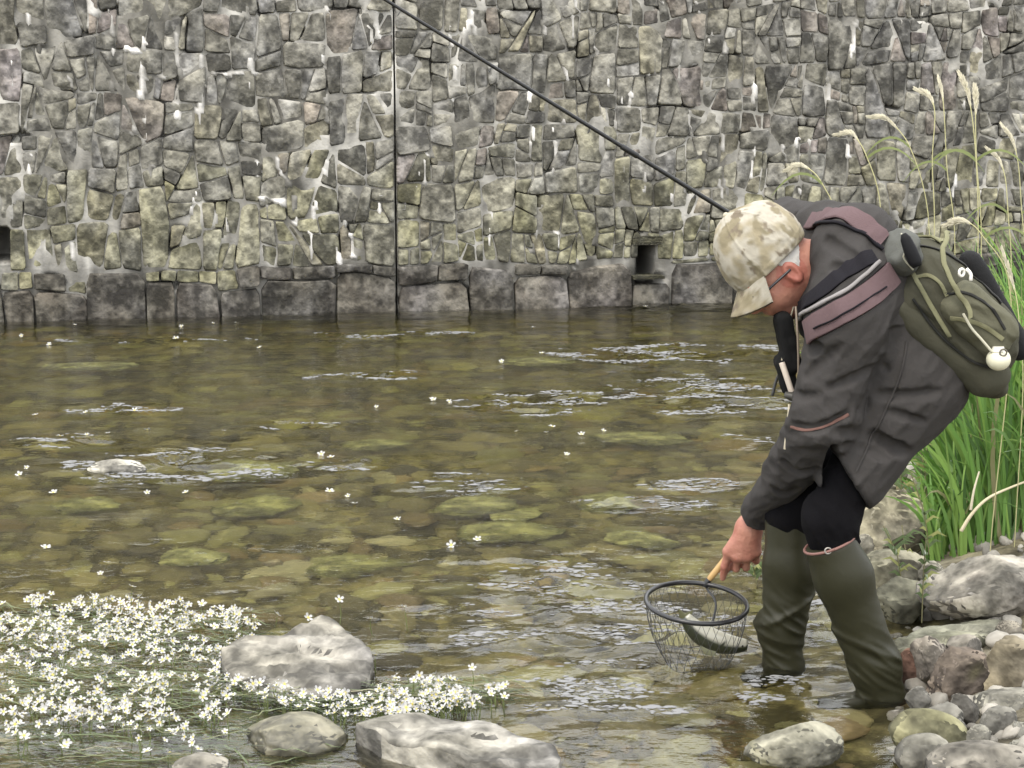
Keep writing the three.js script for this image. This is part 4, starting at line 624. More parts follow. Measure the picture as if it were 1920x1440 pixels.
{ // cords, webbing, buckle; seams of the jacket
  mesh('seam', ribbon(jacket, [[1700, 640], [1690, 700], [1660, 770], [1630, 830], [1606, 884]], 0.005, 0.003, 0.001).translate(-man.position.x, 0, -ZM), jacketMat, man); mesh('seam', ribbon(jacket, [[1484, 800], [1510, 806], [1545, 800], [1590, 776]], 0.006, 0.003, 0.001).translate(-man.position.x, 0, -ZM), cloth(0.16, 0.09, 0.075), man);
  const web = cloth(0.19, 0.185, 0.11, 0.85);
  mesh('webbing', inPack(ribbon(solid, [[1700, 490], [1716, 520], [1738, 560], [1762, 600], [1780, 630]], 0.0105, 0.004, 0.003)), web, pack);
  const zip = cloth(0.02, 0.02, 0.018, 0.6); mesh('zip', inPack(ribbon(solidAll, [[1772, 552], [1800, 548], [1836, 560], [1868, 590], [1884, 618]], 0.007, 0.003, 0.001)), zip, pack); mesh('piping', inPack(ribbon(solidAll, [[1712, 560], [1740, 600], [1780, 645], [1820, 676], [1858, 690]], 0.006, 0.004, 0.001)), zip, pack); mesh('piping', inPack(ribbon(solidAll, [[1722, 462], [1760, 470], [1800, 492], [1840, 526], [1876, 570]], 0.006, 0.004, 0.001)), zip, pack); mesh('webbing', inPack(ribbon(solidAll, [[1782, 596], [1810, 600], [1846, 612], [1880, 636]], 0.011, 0.003, 0.001)), web, pack); mesh('webbing', inPack(ribbon(solidAll, [[1716, 520], [1740, 516], [1762, 530], [1776, 556]], 0.009, 0.003, 0.001)), web, pack);
  mesh('webbing', inPack(ribbon(solid, [[1762, 470], [1756, 500], [1768, 528], [1790, 560], [1806, 590]], 0.012, 0.006, 0.05)), web, pack);
  mesh('webbing', inPack(ribbon(solid, [[1710, 448], [1730, 440], [1752, 448], [1764, 458]], 0.016, 0.006, 0.004)), web, pack);
  mesh('cord', inPack(tube(curve([L(1806, 588, 0.265), L(1822, 616, 0.265), L(1838, 634, 0.265), L(1850, 648, 0.265), L(1862, 662, 0.265)], 14), 0.0034, 8)), std({ color: rgb(0.45, 0.43, 0.33), roughness: 0.7 }), pack);
  mesh('cord', inPack(tube(curve([L(1690, 438, 0.21), L(1700, 466, 0.25), L(1694, 482, 0.25), L(1712, 506, 0.25)], 12), 0.0022, 8)), std({ color: rgb(0.3, 0.29, 0.22), roughness: 0.7 }), pack);
  const b = new THREE.Group(), p0 = L(1694, 438, 0.262), p1 = L(1720, 500, 0.275), mk = (g) => inPack(g);
  const bk = tube([p0, p0.clone().lerp(p1, 0.15), p0.clone().lerp(p1, 0.5), p0.clone().lerp(p1, 0.85), p1], (t) => [0.006, 0.0125, 0.016, 0.016, 0.011][Math.round(t * 4)], 10); mesh('buckle', mk(bk), cloth(0.008, 0.008, 0.009, 0.6), pack);
  const rg = new THREE.TorusGeometry(0.0085, 0.0034, 8, 18); rg.rotateY(0.6); rg.translate(...L(1803, 511, 0.255).toArray()); mesh('ring', inPack(rg), std({ color: rgb(0.7, 0.68, 0.62), roughness: 0.35 }), pack);
  const r2 = tube(curve([L(1812, 504, 0.25), L(1820, 514, 0.255), L(1820, 526, 0.255)], 6), 0.0045, 8); mesh('toggle', inPack(r2), std({ color: rgb(0.7, 0.68, 0.62), roughness: 0.4 }), pack);
}
{ // round white bobber on the cord end
  const t = thing('bobber', 'round cream ball hanging on a cord from the bottom of the rucksack', 'float', L(1872, 674, 0.255)), s = new THREE.SphereGeometry(0.0285, 28, 20); s.scale(1, 0.94, 1); mesh('ball', s, std({ color: rgb(0.62, 0.6, 0.45), roughness: 0.35 }), t);
  const c = new THREE.CylinderGeometry(0.013, 0.017, 0.012, 16); c.translate(-0.003, 0.026, 0.004); mesh('collar', c, std({ color: rgb(0.62, 0.6, 0.52), roughness: 0.4 }), t); const h = new THREE.TorusGeometry(0.008, 0.0022, 6, 14); h.translate(0.004, 0.02, 0.024); mesh('eyelet', h, std({ color: rgb(0.1, 0.09, 0.07), roughness: 0.4 }), t);
}
{ // lanyard with tools on the chest
  const o = L(1478, 700, 0.1), t = thing('lanyard', 'cord lanyard with dark pouch and pale tube hanging from the chest', 'lanyard', o), inn = (g) => g.translate(-o.x, -o.y, -o.z);
  mesh('cord', inn(tube(curve([L(1492, 575, 0.1), L(1495, 620, 0.125), L(1497, 670, 0.12), L(1497, 715, 0.11)], 14), 0.0028, 6)), std({ color: rgb(0.2, 0.16, 0.12), roughness: 0.8 }), t);
  mesh('cord', inn(tube(curve([L(1488, 575, 0.05), L(1478, 610, 0.06), L(1470, 640, 0.07), L(1466, 676, 0.09)], 12), 0.002, 6)), std({ color: rgb(0.3, 0.27, 0.2), roughness: 0.8 }), t);
  const pf = (x, y, z) => smin(dBox(x, y, z, L(1476, 640, 0.06), V(0.97, 0.24, 0), V(-0.24, 0.97, 0), Zv, 0.022, 0.075, 0.035, 0.018), dBox(x, y, z, L(1474, 704, 0.06), V(0.95, 0.3, 0), V(-0.3, 0.95, 0), Zv, 0.02, 0.05, 0.03, 0.015), 0.02) + 0.004 * n3(x * 40, y * 30, z * 30);
  mesh('pouch', inn(boxUV(nets(pf, ...box([L(1476, 640, 0.06), L(1474, 704, 0.06)], 0.11), 0.006))), cloth(0.01, 0.01, 0.01, 0.9), t);
  mesh('tube', inn(tube([L(1466, 680, 0.1), L(1484, 734, 0.1)], 0.0075, 12)), std({ color: rgb(0.6, 0.52, 0.44), roughness: 0.45 }), t);
  mesh('clip', inn(tube([L(1472, 740, 0.11), L(1480, 742, 0.115), L(1492, 746, 0.12), L(1502, 750, 0.12)], (q) => 0.008 + 0.006 * q, 10)), std({ color: rgb(0.03, 0.028, 0.022), roughness: 0.5 }), t);
  mesh('tag', inn(tube(curve([L(1480, 758, 0.13), L(1478, 790, 0.135), L(1472, 842, 0.13)], 10), (q) => 0.0032 + 0.001 * q, 8)), std({ color: rgb(0.45, 0.4, 0.3), roughness: 0.6 }), t);
  mesh('forceps', inn(tube(curve([L(1466, 690, 0.06), L(1455, 715, 0.05), L(1448, 742, 0.05)], 8), 0.004, 6)), std({ color: rgb(0.05, 0.05, 0.05), roughness: 0.4, metalness: 0.5 }), t);
}
{ // rod
  const t = thing('fishing_rod', 'long black fly rod held behind the cap and pointing up across the wall', 'fishing rod', rodA.clone()), inn = (g) => g.translate(-rodA.x, -rodA.y, -rodA.z), at = (s) => rodA.clone().addScaledVector(rodDir, s), black = std({ color: rgb(0.004, 0.004, 0.004), roughness: 0.5 });
  mesh('blank', inn(tube([0, 0.3, 0.6, 1, 1.5, 2, 2.5, 2.9].map(at), (q) => lerp(0.0078, 0.0016, q), 10)), black, t);
  mesh('grip', inn(tube([0.02, 0.05, 0.12, 0.2, 0.3, 0.36].map(at), (q) => 0.011 + 0.003 * Math.sin(q * 9), 14)), std({ color: rgb(0.35, 0.22, 0.11), bumpMap: stoneBump, bumpScale: 0.001, roughness: 0.8 }), t);
  for (const s of [0.62, 0.95, 1.25, 1.52, 1.8, 2.1]) { const g = new THREE.TorusGeometry(0.007, 0.001, 6, 14); g.lookAt(rodDir); const p = at(s).add(V(0, -0.012, 0)); g.translate(p.x, p.y, p.z); mesh('guide', inn(g), std({ color: rgb(0.08, 0.08, 0.08), metalness: 0.8, roughness: 0.3 }), t); }
  for (const s of [0.8, 1.6]) mesh('ferrule', inn(tube([at(s), at(s + 0.05)], lerp(0.0078, 0.0016, s / 2.9) + 0.0016, 10)), black, t);
  const rl = new THREE.CylinderGeometry(0.035, 0.035, 0.03, 24); rl.rotateX(Math.PI / 2); const rp = at(0.08).add(V(0.01, -0.055, -0.01)); rl.translate(rp.x, rp.y, rp.z); mesh('reel', inn(rl), std({ color: rgb(0.03, 0.03, 0.032), metalness: 0.6, roughness: 0.4 }), t);
}
// -- landing net and fish
const ZN = -4.5, nc = atZ(1306, 1130, ZN);
const nx = V(1, -0.05, 0).normalize(), nz = V(0, -0.13, 1).normalize(), nr = 0.134;
const rim = (a, r = nr, y = 0) => nc.clone().addScaledVector(nx, Math.cos(a) * r).addScaledVector(nz, Math.sin(a) * r * 0.98).add(V(0, y, 0));
{
  const t = thing('landing_net', 'black hooped landing net held just above the rippling water', 'landing net', nc.clone()), inn = (g) => g.translate(-nc.x, -nc.y, -nc.z), black = std({ color: rgb(0.012, 0.012, 0.013), roughness: 0.28 });
  const pts = []; for (let k = 0; k <= 64; k++) pts.push(rim(k / 64 * 2 * Math.PI)); mesh('hoop', inn(tube(pts, 0.0066, 10, false)), black, t);
  const j = rim(-1.27), h0 = j.clone().add(V(0.002, 0.006, -0.002)), h1 = L(1394, 1008, HZ - 0.012);
  mesh('yoke', inn(tube([j.clone().add(V(-0.004, -0.008, 0)), h0, h0.clone().lerp(h1, 0.1)], 0.0085, 10)), black, t);
  mesh('handle', inn(tube([0.06, 0.2, 0.5, 0.8, 1].map((s) => h0.clone().lerp(h1, s)), (q) => 0.0085 + 0.0025 * q, 12)), std({ color: rgb(0.42, 0.27, 0.11), roughness: 0.45 }), t);
  const bot = -0.16, bag = (a, q) => rim(a, nr * (1 - 0.34 * q * q - 0.04 * Math.sin(a * 5) * q), bot * q - 0.01 * q * Math.sin(a * 3 + 1) * q), strands = [], NS = 32;
  for (let k = 0; k < NS; k++) for (const s of [1, -1]) { const q = []; for (let i = 0; i <= 6; i++) q.push(bag(k / NS * 2 * Math.PI + s * i / 6 * 0.45, i / 6)); strands.push(tube(q, 0.0006, 4, false)); }
  for (let k = 1; k <= 9; k++) for (const s of [0, 1]) { const q = [], o = (k / 10 * 2 - 1); for (let i = 0; i <= 8; i++) { const w = (i / 8 * 2 - 1) * Math.sqrt(1 - o * o), u = s ? o : w, v = s ? w : o; q.push(nc.clone().addScaledVector(nx, u * nr * 0.66).addScaledVector(nz, v * nr * 0.64).add(V(0, bot - 0.012 * (1 - w * w), 0))); } strands.push(tube(q, 0.0006, 4, false)); }
  mesh('netting', inn(mergeGeometries(strands)), std({ color: rgb(0.05, 0.05, 0.05), roughness: 0.8 }), t);
  const lo = []; for (let k = 0; k <= 48; k++) lo.push(bag(k / 48 * 2 * Math.PI, 1)); mesh('netting_hem', inn(tube(lo, 0.0012, 6, false)), std({ color: rgb(0.03, 0.03, 0.03), roughness: 0.8 }), t);
  mesh('cord', inn(tube(curve([j.clone().add(V(0, -0.01, 0.008)), atZ(1342, 1130, ZN - 0.06), atZ(1336, 1168, ZN - 0.01)], 10), 0.0034, 6)), black, t);
}
{ // trout lying bent in the net
  const P = [[1284, 1156, 0.02], [1300, 1176, 0.02], [1320, 1192, 0.02], [1344, 1203, 0.02], [1372, 1209, 0.015], [1400, 1210, 0.01]].map(([x, y, z]) => atZ(x, y, ZN + z)), o = P[3].clone(), t = thing('fish', 'dark-backed trout with a white belly lying curled in the net', 'fish', o), inn = (g) => g.translate(-o.x, -o.y, -o.z);
  const pts = curve(P, 30), belly = V(0.6, 0.75, 0.08).normalize(), pos = [], idx = [], col = [], S = 20;
  pts.forEach((p, i) => {
    const q = i / 30, tt = pts[Math.min(30, i + 1)].clone().sub(pts[Math.max(0, i - 1)]).normalize(), b = belly.clone().addScaledVector(tt, -belly.dot(tt)).normalize(), s = tt.clone().cross(b), r = 0.006 + 0.022 * Math.pow(Math.sin(Math.PI * clamp(0.06 + q * 0.84, 0, 1)), 0.8) + (q < 0.08 ? (0.08 - q) * 0.03 : 0);
    for (let k = 0; k < S; k++) { const w = k / S * 2 * Math.PI, c = Math.cos(w), v = p.clone().addScaledVector(b, c * r * 1.15).addScaledVector(s, Math.sin(w) * r * 0.72); pos.push(v.x, v.y, v.z); const n = n3(v.x * 130, v.y * 130, v.z * 130); let k3 = c > 0.3 ? [0.34, 0.33, 0.27] : c > 0.02 ? [0.12, 0.118, 0.065] : [0.022, 0.026, 0.013]; if (n > 0.42 && c < 0.4) k3 = [0.02, 0.02, 0.015]; col.push(...mul3(k3, 1 + 0.2 * n)); }
  });
  for (let i = 0; i < 30; i++) for (let k = 0; k < S; k++) { const a = i * S + k, b = i * S + (k + 1) % S; idx.push(a, b, a + S, b, b + S, a + S); }
  for (const [e, f] of [[0, 0], [30, 1]]) { const c = pos.length / 3, p = pts[e]; pos.push(p.x, p.y, p.z); col.push(0.1, 0.1, 0.06); for (let k = 0; k < S; k++) f ? idx.push(30 * S + k, 30 * S + (k + 1) % S, c) : idx.push((k + 1) % S, k, c); }
  mesh('body', inn(geoFrom(pos, idx, col)), new THREE.MeshPhysicalMaterial({ vertexColors: true, roughness: 0.3, clearcoat: 0.6, clearcoatRoughness: 0.2, side: THREE.DoubleSide }), t);
  const fin = (pp) => { const g = []; const a = pp.map((v) => [v.clone().add(V(0, 0, 0.0012)), v.clone().add(V(0, 0, -0.0012))]); const q = []; for (const k of [0, 1]) a.forEach((v) => q.push(v[k].x, v[k].y, v[k].z)); const n = pp.length, ix = []; for (let i = 1; i < n - 1; i++) { ix.push(0, i, i + 1, n, n + i + 1, n + i); } for (let i = 0; i < n; i++) { const j = (i + 1) % n; ix.push(i, n + i, j, j, n + i, n + j); } return inn(geoFrom(q, ix)); };
  const fm = std({ color: rgb(0.1, 0.1, 0.05), roughness: 0.4 });
  mesh('tail_fin', fin([atZ(1288, 1164, ZN + 0.02), atZ(1274, 1160, ZN + 0.022), atZ(1272, 1140, ZN + 0.024), atZ(1284, 1150, ZN + 0.02), atZ(1300, 1144, ZN + 0.024), atZ(1294, 1160, ZN + 0.02)]), fm, t);
  mesh('dorsal_fin', fin([atZ(1312, 1210, ZN + 0.03), atZ(1322, 1228, ZN + 0.034), atZ(1344, 1230, ZN + 0.034), atZ(1342, 1220, ZN + 0.03)]), fm, t);
  const ey = new THREE.SphereGeometry(0.004, 10, 8); const ep = pts[28].clone().add(V(0, 0.002, 0.011)); ey.translate(ep.x, ep.y, ep.z); mesh('eye', inn(ey), std({ color: rgb(0.02, 0.02, 0.02), roughness: 0.15 }), t);
}
// ---------------------------------------------------------------- water crowfoot
function flowerGeo(seed) {
  const r = rng(seed), pos = [], idx = [], col = [];
  for (let k = 0; k < 5; k++) {
    const a = k / 5 * 2 * Math.PI + (r() - 0.5) * 0.25, c = Math.cos(a), s = Math.sin(a), up = 0.15 + r() * 0.45, w = 0.62 + r() * 0.2, b0 = pos.length / 3;
    for (const [t, ww] of [[0.12, 0.12], [0.5, 0.75], [0.82, 0.85], [1, 0.5]]) for (const q of [-1, 0, 1]) { const rr = t * (1 + (q ? 0 : 0.04)), x = rr, z = q * ww * w * 0.5, y = up * t * t * 0.7 + Math.abs(q) * 0.06 + 0.05 * (r() - 0.5); pos.push(x * c - z * s, y, x * s + z * c); const y0 = t < 0.3; col.push(...(y0 ? [0.7, 0.62, 0.2] : [0.47, 0.465, 0.46])); }
    for (let i = 0; i < 3; i++) for (let j = 0; j < 2; j++) { const e = b0 + i * 3 + j; idx.push(e, e + 1, e + 3, e + 1, e + 4, e + 3); }
  }
  const b = pos.length / 3; for (let k = 0; k < 6; k++) { const a = k / 6 * 2 * Math.PI; pos.push(0.2 * Math.cos(a), 0.06, 0.2 * Math.sin(a)); col.push(0.7, 0.55, 0.08); } pos.push(0, 0.2, 0); col.push(0.7, 0.6, 0.1); for (let k = 0; k < 6; k++) idx.push(b + k, b + 6, b + (k + 1) % 6);
  return geoFrom(pos, idx, col);
}
const flowers = [1, 2, 3, 4, 5, 6, 7].map(flowerGeo), petalMat = new THREE.MeshPhysicalMaterial({ vertexColors: true, roughness: 0.8, side: THREE.DoubleSide, transmission: 0.25, thickness: 0 });
const weedMat = new THREE.MeshPhysicalMaterial({ vertexColors: true, roughness: 0.7, side: THREE.DoubleSide, transmission: 0.25, thickness: 0 });
const inPoly = (x, y, P) => { let c = false; for (let i = 0, j = P.length - 1; i < P.length; j = i++) if ((P[i][1] > y) !== (P[j][1] > y) && x < (P[j][0] - P[i][0]) * (y - P[i][1]) / (P[j][1] - P[i][1]) + P[i][0]) c = !c; return c; };
function ribbons(list) { // thin leaf strips: [points, width, colour]
  const pos = [], idx = [], col = [];
  for (const [pts, w, c, wide] of list) { const b = pos.length / 3, n = pts.length; pts.forEach((p, i) => { const t = pts[Math.min(n - 1, i + 1)].clone().sub(pts[Math.max(0, i - 1)]), s = (wide ?? V(0, 1, 0)).clone().cross(t).normalize(), k = i / (n - 1), ww = w * (typeof wide === 'undefined' ? Math.min(1, 4 * (1 - k)) : (0.45 + 0.55 * Math.sin(Math.PI * Math.min(1, k * 0.8 + 0.3))) * Math.min(1, 5 * (1 - k))) / 2 + 0.0002; for (const q of [-1, 1]) { pos.push(p.x + s.x * ww * q, p.y + s.y * ww * q, p.z + s.z * ww * q); col.push(...c); } }); for (let i = 0; i < n - 1; i++) { const a = b + i * 2; idx.push(a, a + 1, a + 2, a + 1, a + 3, a + 2); } }
  return geoFrom(pos, idx, col);
}
function crowfoot(label, polys, counts, singles, seed, weedN, weedPoly) {
  const r = rng(seed), o = onY(singles.length ? singles[0][0] : polys[0][0][0], polys[0][0][1], 0), t = thing('water_crowfoot', label, 'plant', V(o.x, 0, o.z), 'white water crowfoot mats'), stems = [];
  const put = (px, py, hMax) => {
    const h = 0.012 + hMax, p = onY(px, py, h), s = 0.007 + 0.0065 * r(), m = new THREE.Mesh(flowers[Math.floor(r() * 7)], petalMat); m.name = 'flower'; m.castShadow = m.receiveShadow = true; m.position.copy(p).sub(t.position); m.scale.setScalar(s); m.rotation.set((r() - 0.35) * 1.7, r() * 6.3, (r() - 0.5) * 1.5, 'XZY'); t.add(m);
    stems.push([[V(p.x + (r() - 0.5) * 0.02, -0.03, p.z + (r() - 0.5) * 0.02), V(p.x + (r() - 0.5) * 0.01, h * 0.5, p.z), p.clone()].map((q) => q.sub(t.position)), 0.0022, [0.13, 0.16, 0.05], V(0, 0, 1)]);
  };
  const parts = polys.map((_, i) => Math.floor(285 * counts[i] / counts.reduce((a, b) => a + b))), rest = [], more = (px, py) => { const h = 0.008 + 0.03 * r(), p = onY(px, py, h).sub(t.position); rest.push(new THREE.Matrix4().compose(p, new THREE.Quaternion().setFromEuler(new THREE.Euler((r() - 0.35) * 1.7, r() * 6.3, (r() - 0.5) * 1.5, 'XZY')), V(1, 1, 1).multiplyScalar(0.007 + 0.006 * r()))); };
  polys.forEach((P, i) => { let k = 0, guard = 0; const xs = P.map((q) => q[0]), ys = P.map((q) => q[1]), used = []; while (k < counts[i] && guard++ < 20000) { const x = lerp(Math.min(...xs), Math.max(...xs), r()), y = lerp(Math.min(...ys), Math.max(...ys), r()); if (!inPoly(x, y, P) || n3(x * 0.016, y * 0.03, seed) < -0.2) continue; if (used.some(([a, b]) => Math.hypot(a - x, (b - y) * 1.6) < 8)) continue; used.push([x, y]); k < parts[i] ? put(x, y, 0.006 + 0.035 * r()) : more(x, y); k++; } });
  for (const [x, y, h] of singles) put(x, y, h);
  if (rest.length) { const im = new THREE.InstancedMesh(flowers[2], petalMat, rest.length); rest.forEach((m, i) => im.setMatrixAt(i, m)); im.name = 'small_flowers'; im.castShadow = im.receiveShadow = true; kind(im, 'stuff'); t.add(im); }
  kind(mesh('stems', ribbons(stems), weedMat, t), 'stuff');
  const leaves = []; const xs = weedPoly.map((q) => q[0]), ys = weedPoly.map((q) => q[1]); let k = 0;
  while (k < weedN) { const x = lerp(Math.min(...xs), Math.max(...xs), r()), y = lerp(Math.min(...ys), Math.max(...ys), r()); if (!inPoly(x, y, weedPoly)) continue; k++; const p = onY(x, y, 0), l = 0.04 + 0.16 * r(), a = (r() - 0.5) * 0.7 + (r() < 0.25 ? (r() - 0.5) * 2 : 0), pts = [], yy = 0.006 + 0.014 * r() - (r() < (y > 1330 ? 0.9 : 0.5) ? 0.03 + 0.03 * r() : 0); for (let i = 0; i <= 6; i++) { const q = i / 6; pts.push(V(p.x + Math.cos(a) * l * (q - 0.5) + 0.01 * n3(q * 3, k, 1), yy + 0.012 * Math.sin(q * 3.1) * r() - 0.01 * q, p.z + Math.sin(a) * l * (q - 0.5) + 0.016 * n3(q * 3, k, 5)).sub(t.position)); } const g = r(); leaves.push([pts, 0.0022 + 0.003 * r(), g < 0.5 ? [0.085, 0.115, 0.03] : g < 0.75 ? [0.13, 0.14, 0.045] : g < 0.93 ? [0.04, 0.055, 0.02] : [0.22, 0.2, 0.11]]); }
  kind(mesh('trailing_leaves', ribbons(leaves), weedMat, t), 'stuff');
}
crowfoot('wide mat of white water crowfoot beside the broad pale slate rock', [[[0, 1160], [60, 1112], [250, 1120], [480, 1142], [486, 1190], [420, 1216], [410, 1262], [440, 1300], [400, 1345], [130, 1350], [0, 1340]], [[0, 1130], [100, 1112], [440, 1140], [480, 1175], [200, 1200], [0, 1200]], [[0, 1330], [420, 1320], [440, 1360], [380, 1410], [200, 1420], [0, 1380]]], [600, 150, 70], [[248, 1100, 0.06], [96, 1113, 0.05], [432, 1142, 0.05], [174, 1116, 0.05], [468, 1144, 0.05], [338, 1124, 0.05], [378, 1132, 0.04], [405, 1416, 0.02], [520, 1152, 0.02], [578, 1158, 0.02], [60, 1122, 0.05], [260, 1120, 0.05], [636, 1124, 0.07], [695, 1160, 0.035], [758, 1138, 0.05]], 9, 1250, [[0, 1140], [480, 1150], [520, 1260], [640, 1340], [620, 1440], [0, 1450]]);
crowfoot('narrow mat of white water crowfoot between the two slate rocks', [[[400, 1262], [560, 1282], [690, 1300], [730, 1264], [800, 1262], [960, 1286], [940, 1320], [760, 1346], [640, 1344], [480, 1310]], [[730, 1270], [960, 1284], [940, 1316], [740, 1336]]], [190, 80], [[885, 1252, 0.05], [704, 1228, 0.03]], 10, 520, [[420, 1262], [700, 1290], [960, 1275], [1000, 1310], [760, 1345], [520, 1345]]);
{ // pale grey flecks imitate sky glints where the water breaks in the riffles
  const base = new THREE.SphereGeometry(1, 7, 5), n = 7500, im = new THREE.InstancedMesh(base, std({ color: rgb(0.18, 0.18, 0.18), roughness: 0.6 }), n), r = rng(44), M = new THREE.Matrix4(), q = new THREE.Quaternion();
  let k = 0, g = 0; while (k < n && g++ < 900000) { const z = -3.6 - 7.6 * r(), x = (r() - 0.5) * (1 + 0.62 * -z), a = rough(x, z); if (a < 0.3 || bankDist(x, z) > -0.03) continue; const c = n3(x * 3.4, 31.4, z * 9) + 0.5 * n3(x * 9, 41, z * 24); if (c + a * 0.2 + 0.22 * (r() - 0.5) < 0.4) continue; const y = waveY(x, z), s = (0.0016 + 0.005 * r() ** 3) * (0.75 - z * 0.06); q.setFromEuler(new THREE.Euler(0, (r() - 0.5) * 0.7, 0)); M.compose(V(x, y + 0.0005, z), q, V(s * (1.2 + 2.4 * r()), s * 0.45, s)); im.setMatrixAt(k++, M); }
  im.count = k; im.name = 'glint_flecks'; tag(kind(im, 'stuff'), 'pale flecks imitating sky glints along the broken water of the riffles', 'glint_flecks'); scene.add(im); console.log('glint_flecks', k, g);
}
// loose blossoms drifting on the river
const driftPx = [[112, 818], [163, 816], [100, 922], [276, 922], [252, 768], [348, 920], [486, 650], [745, 973], [895, 1012], [846, 1020], [968, 806], [1024, 808], [1132, 806], [1063, 852], [620, 857], [602, 850], [86, 1025], [188, 1070], [200, 1052], [706, 762], [812, 748], [842, 752], [1016, 662], [940, 676], [1035, 798], [1090, 812], [652, 928], [664, 942], [618, 918], [420, 808], [276, 806], [202, 814], [66, 776], [160, 770], [36, 892], [50, 880], [340, 612], [92, 645], [40, 630], [140, 608], [400, 606], [443, 604], [330, 638], [1210, 575], [1000, 612]];
driftPx.forEach(([x, y], i) => { const r = rng(900 + i), p = onY(x, y, 0.006), m = mesh('blossom', flowers[i % 7], petalMat); p.y = waveY(p.x, p.z) + 0.004; m.position.copy(p); m.scale.setScalar((0.009 + 0.007 * r()) * (0.9 + -p.z * 0.03)); m.rotation.set((r() - 0.3) * 0.9, r() * 6, (r() - 0.5) * 0.6); tag(m, 'loose white blossom drifting on the open water', 'blossom', 'blossoms drifting on the river'); });

// ---------------------------------------------------------------- grass and weeds of the bank
{
  const r = rng(31), list = [], o = onY(1840, 1030, 0.15);
  for (let k = 0; k < 3200; k++) {
    const px = 1728 + 320 * Math.pow(r(), 0.8), z = -5.35 - 1.3 * r(), g = atZ(px + 12 * (r() - 0.5), 1000, z), y0 = bedY(g.x, z), edgeF = clamp((px - 1735) / 130, 0.35, 1), l = (0.3 + 0.7 * r()) * edgeF, lean = (r() - 0.58) * 0.95, a = r() * 6.28, bend = 0.15 + 0.8 * r() * r(), pts = [];
    for (let i = 0; i <= 7; i++) { const q = i / 7, bx = Math.cos(a) * bend * q * q + lean * q * 0.6; pts.push(V(g.x + bx * l, y0 + l * (q - 0.28 * bend * q * q * q * 2), z + Math.sin(a) * bend * q * q * l)); }
    const t = r(), c = t < 0.5 ? [0.12, 0.25, 0.038] : t < 0.68 ? [0.065, 0.15, 0.025] : t < 0.95 ? [0.2, 0.34, 0.06] : [0.3, 0.28, 0.13]; list.push([pts.map((p) => p.sub(V(o.x, 0, o.z))), 0.005 + 0.011 * r(), mul3(c, 0.8 + 0.4 * r()), V(Math.sin(a) * 0.4, 0, 1)]);
  }
  const m = mesh('tall_grass', ribbons(list), new THREE.MeshPhysicalMaterial({ vertexColors: true, roughness: 0.7, side: THREE.DoubleSide, transmission: 0.4, thickness: 0 })); m.position.set(o.x, 0, o.z); tag(kind(m, 'stuff'), 'dense clump of tall green grass on the bank behind the boulder', 'grass');
}
const strawStem = std({ color: rgb(0.36, 0.34, 0.17), roughness: 0.7 }), plumeMat = new THREE.MeshPhysicalMaterial({ vertexColors: true, roughness: 0.8, side: THREE.DoubleSide, transmission: 0.3, thickness: 0 });
const stalk = (pts, label, z, seed, fat = 1) => {
  const r = rng(seed), P = pts.map(([x, y], i) => atZ(x, y, z + 0.02 * i)), root = P[P.length - 1], y0 = bedY(root.x, root.z), c = curve([...P, V(root.x + 0.03 * (r() - 0.5), y0, root.z)], 40), t = thing('grass_stalk', label, 'grass stalk', V(root.x, y0, root.z), 'flowering grass stalks above the bank'), inn = (v) => v.clone().sub(t.position);
  mesh('stem', tube(c.slice(6).map(inn), 0.0017, 5), strawStem, t);
  const n = Math.round(10 + 4 * fat), list = []; for (let i = 0; i < 170; i++) { const q = r(), k = q * n, p = c[Math.floor(k)].clone().lerp(c[Math.floor(k) + 1], k % 1), tg = c[Math.floor(k)].clone().sub(c[Math.floor(k) + 1]).normalize(), sp = 0.012 * fat * Math.sin(Math.PI * (0.12 + q * 0.8)), d = V(r() - 0.5, r() - 0.5, r() - 0.5).normalize(); list.push([[p, p.clone().addScaledVector(tg, 0.008).addScaledVector(d, sp * 0.6), p.clone().addScaledVector(tg, 0.018).addScaledVector(d, sp)].map(inn), 0.0042, mul3([0.6, 0.56, 0.43], 0.75 + 0.4 * r()), V(0, 0, 1)]); }
  mesh('seed_head', ribbons(list), plumeMat, t);
  const l0 = c[24], ll = []; for (let i = 0; i <= 7; i++) { const q = i / 7; ll.push(inn(V(l0.x + (seed % 2 ? 1 : -1) * 0.16 * q, l0.y + 0.16 * q - 0.2 * q * q, l0.z + 0.04 * q))); } mesh('leaf', ribbons([[ll, 0.008, [0.16, 0.19, 0.06], V(0.2, 0.3, 1)]]), plumeMat, t);
};
stalk([[1720, 168], [1742, 180], [1752, 205], [1748, 300], [1752, 420]], 'pale drooping grass plume beside the paired upright plumes', -5.7, 1);
stalk([[1800, 140], [1812, 165], [1822, 215], [1830, 300], [1834, 440]], 'tallest grass plume leaning over the bank', -5.6, 2);
stalk([[1828, 163], [1830, 190], [1829, 225], [1831, 300], [1840, 440]], 'upright grass plume paired with the tallest one', -5.65, 3);
stalk([[1632, 219], [1660, 222], [1690, 250], [1706, 276], [1740, 400]], 'yellowish arching grass plume above the rucksack', -5.75, 4, 0.9);
stalk([[1570, 252], [1596, 250], [1612, 268], [1626, 296], [1650, 380]], 'short white hooked plume above the bent back', -5.6, 5, 0.9);
stalk([[1476, 318], [1500, 310], [1524, 322], [1542, 345], [1580, 440]], 'pale plume arching just over the jacket shoulder', -5.3, 6, 0.9);
stalk([[1775, 421], [1800, 414], [1824, 422], [1845, 446], [1890, 520]], 'thick cream plume drooping over the rucksack', -5.3, 7, 1.2);
stalk([[1853, 280], [1872, 298], [1884, 330], [1890, 400], [1896, 500]], 'thin bent plume under the tallest plumes', -5.9, 8, 0.7);
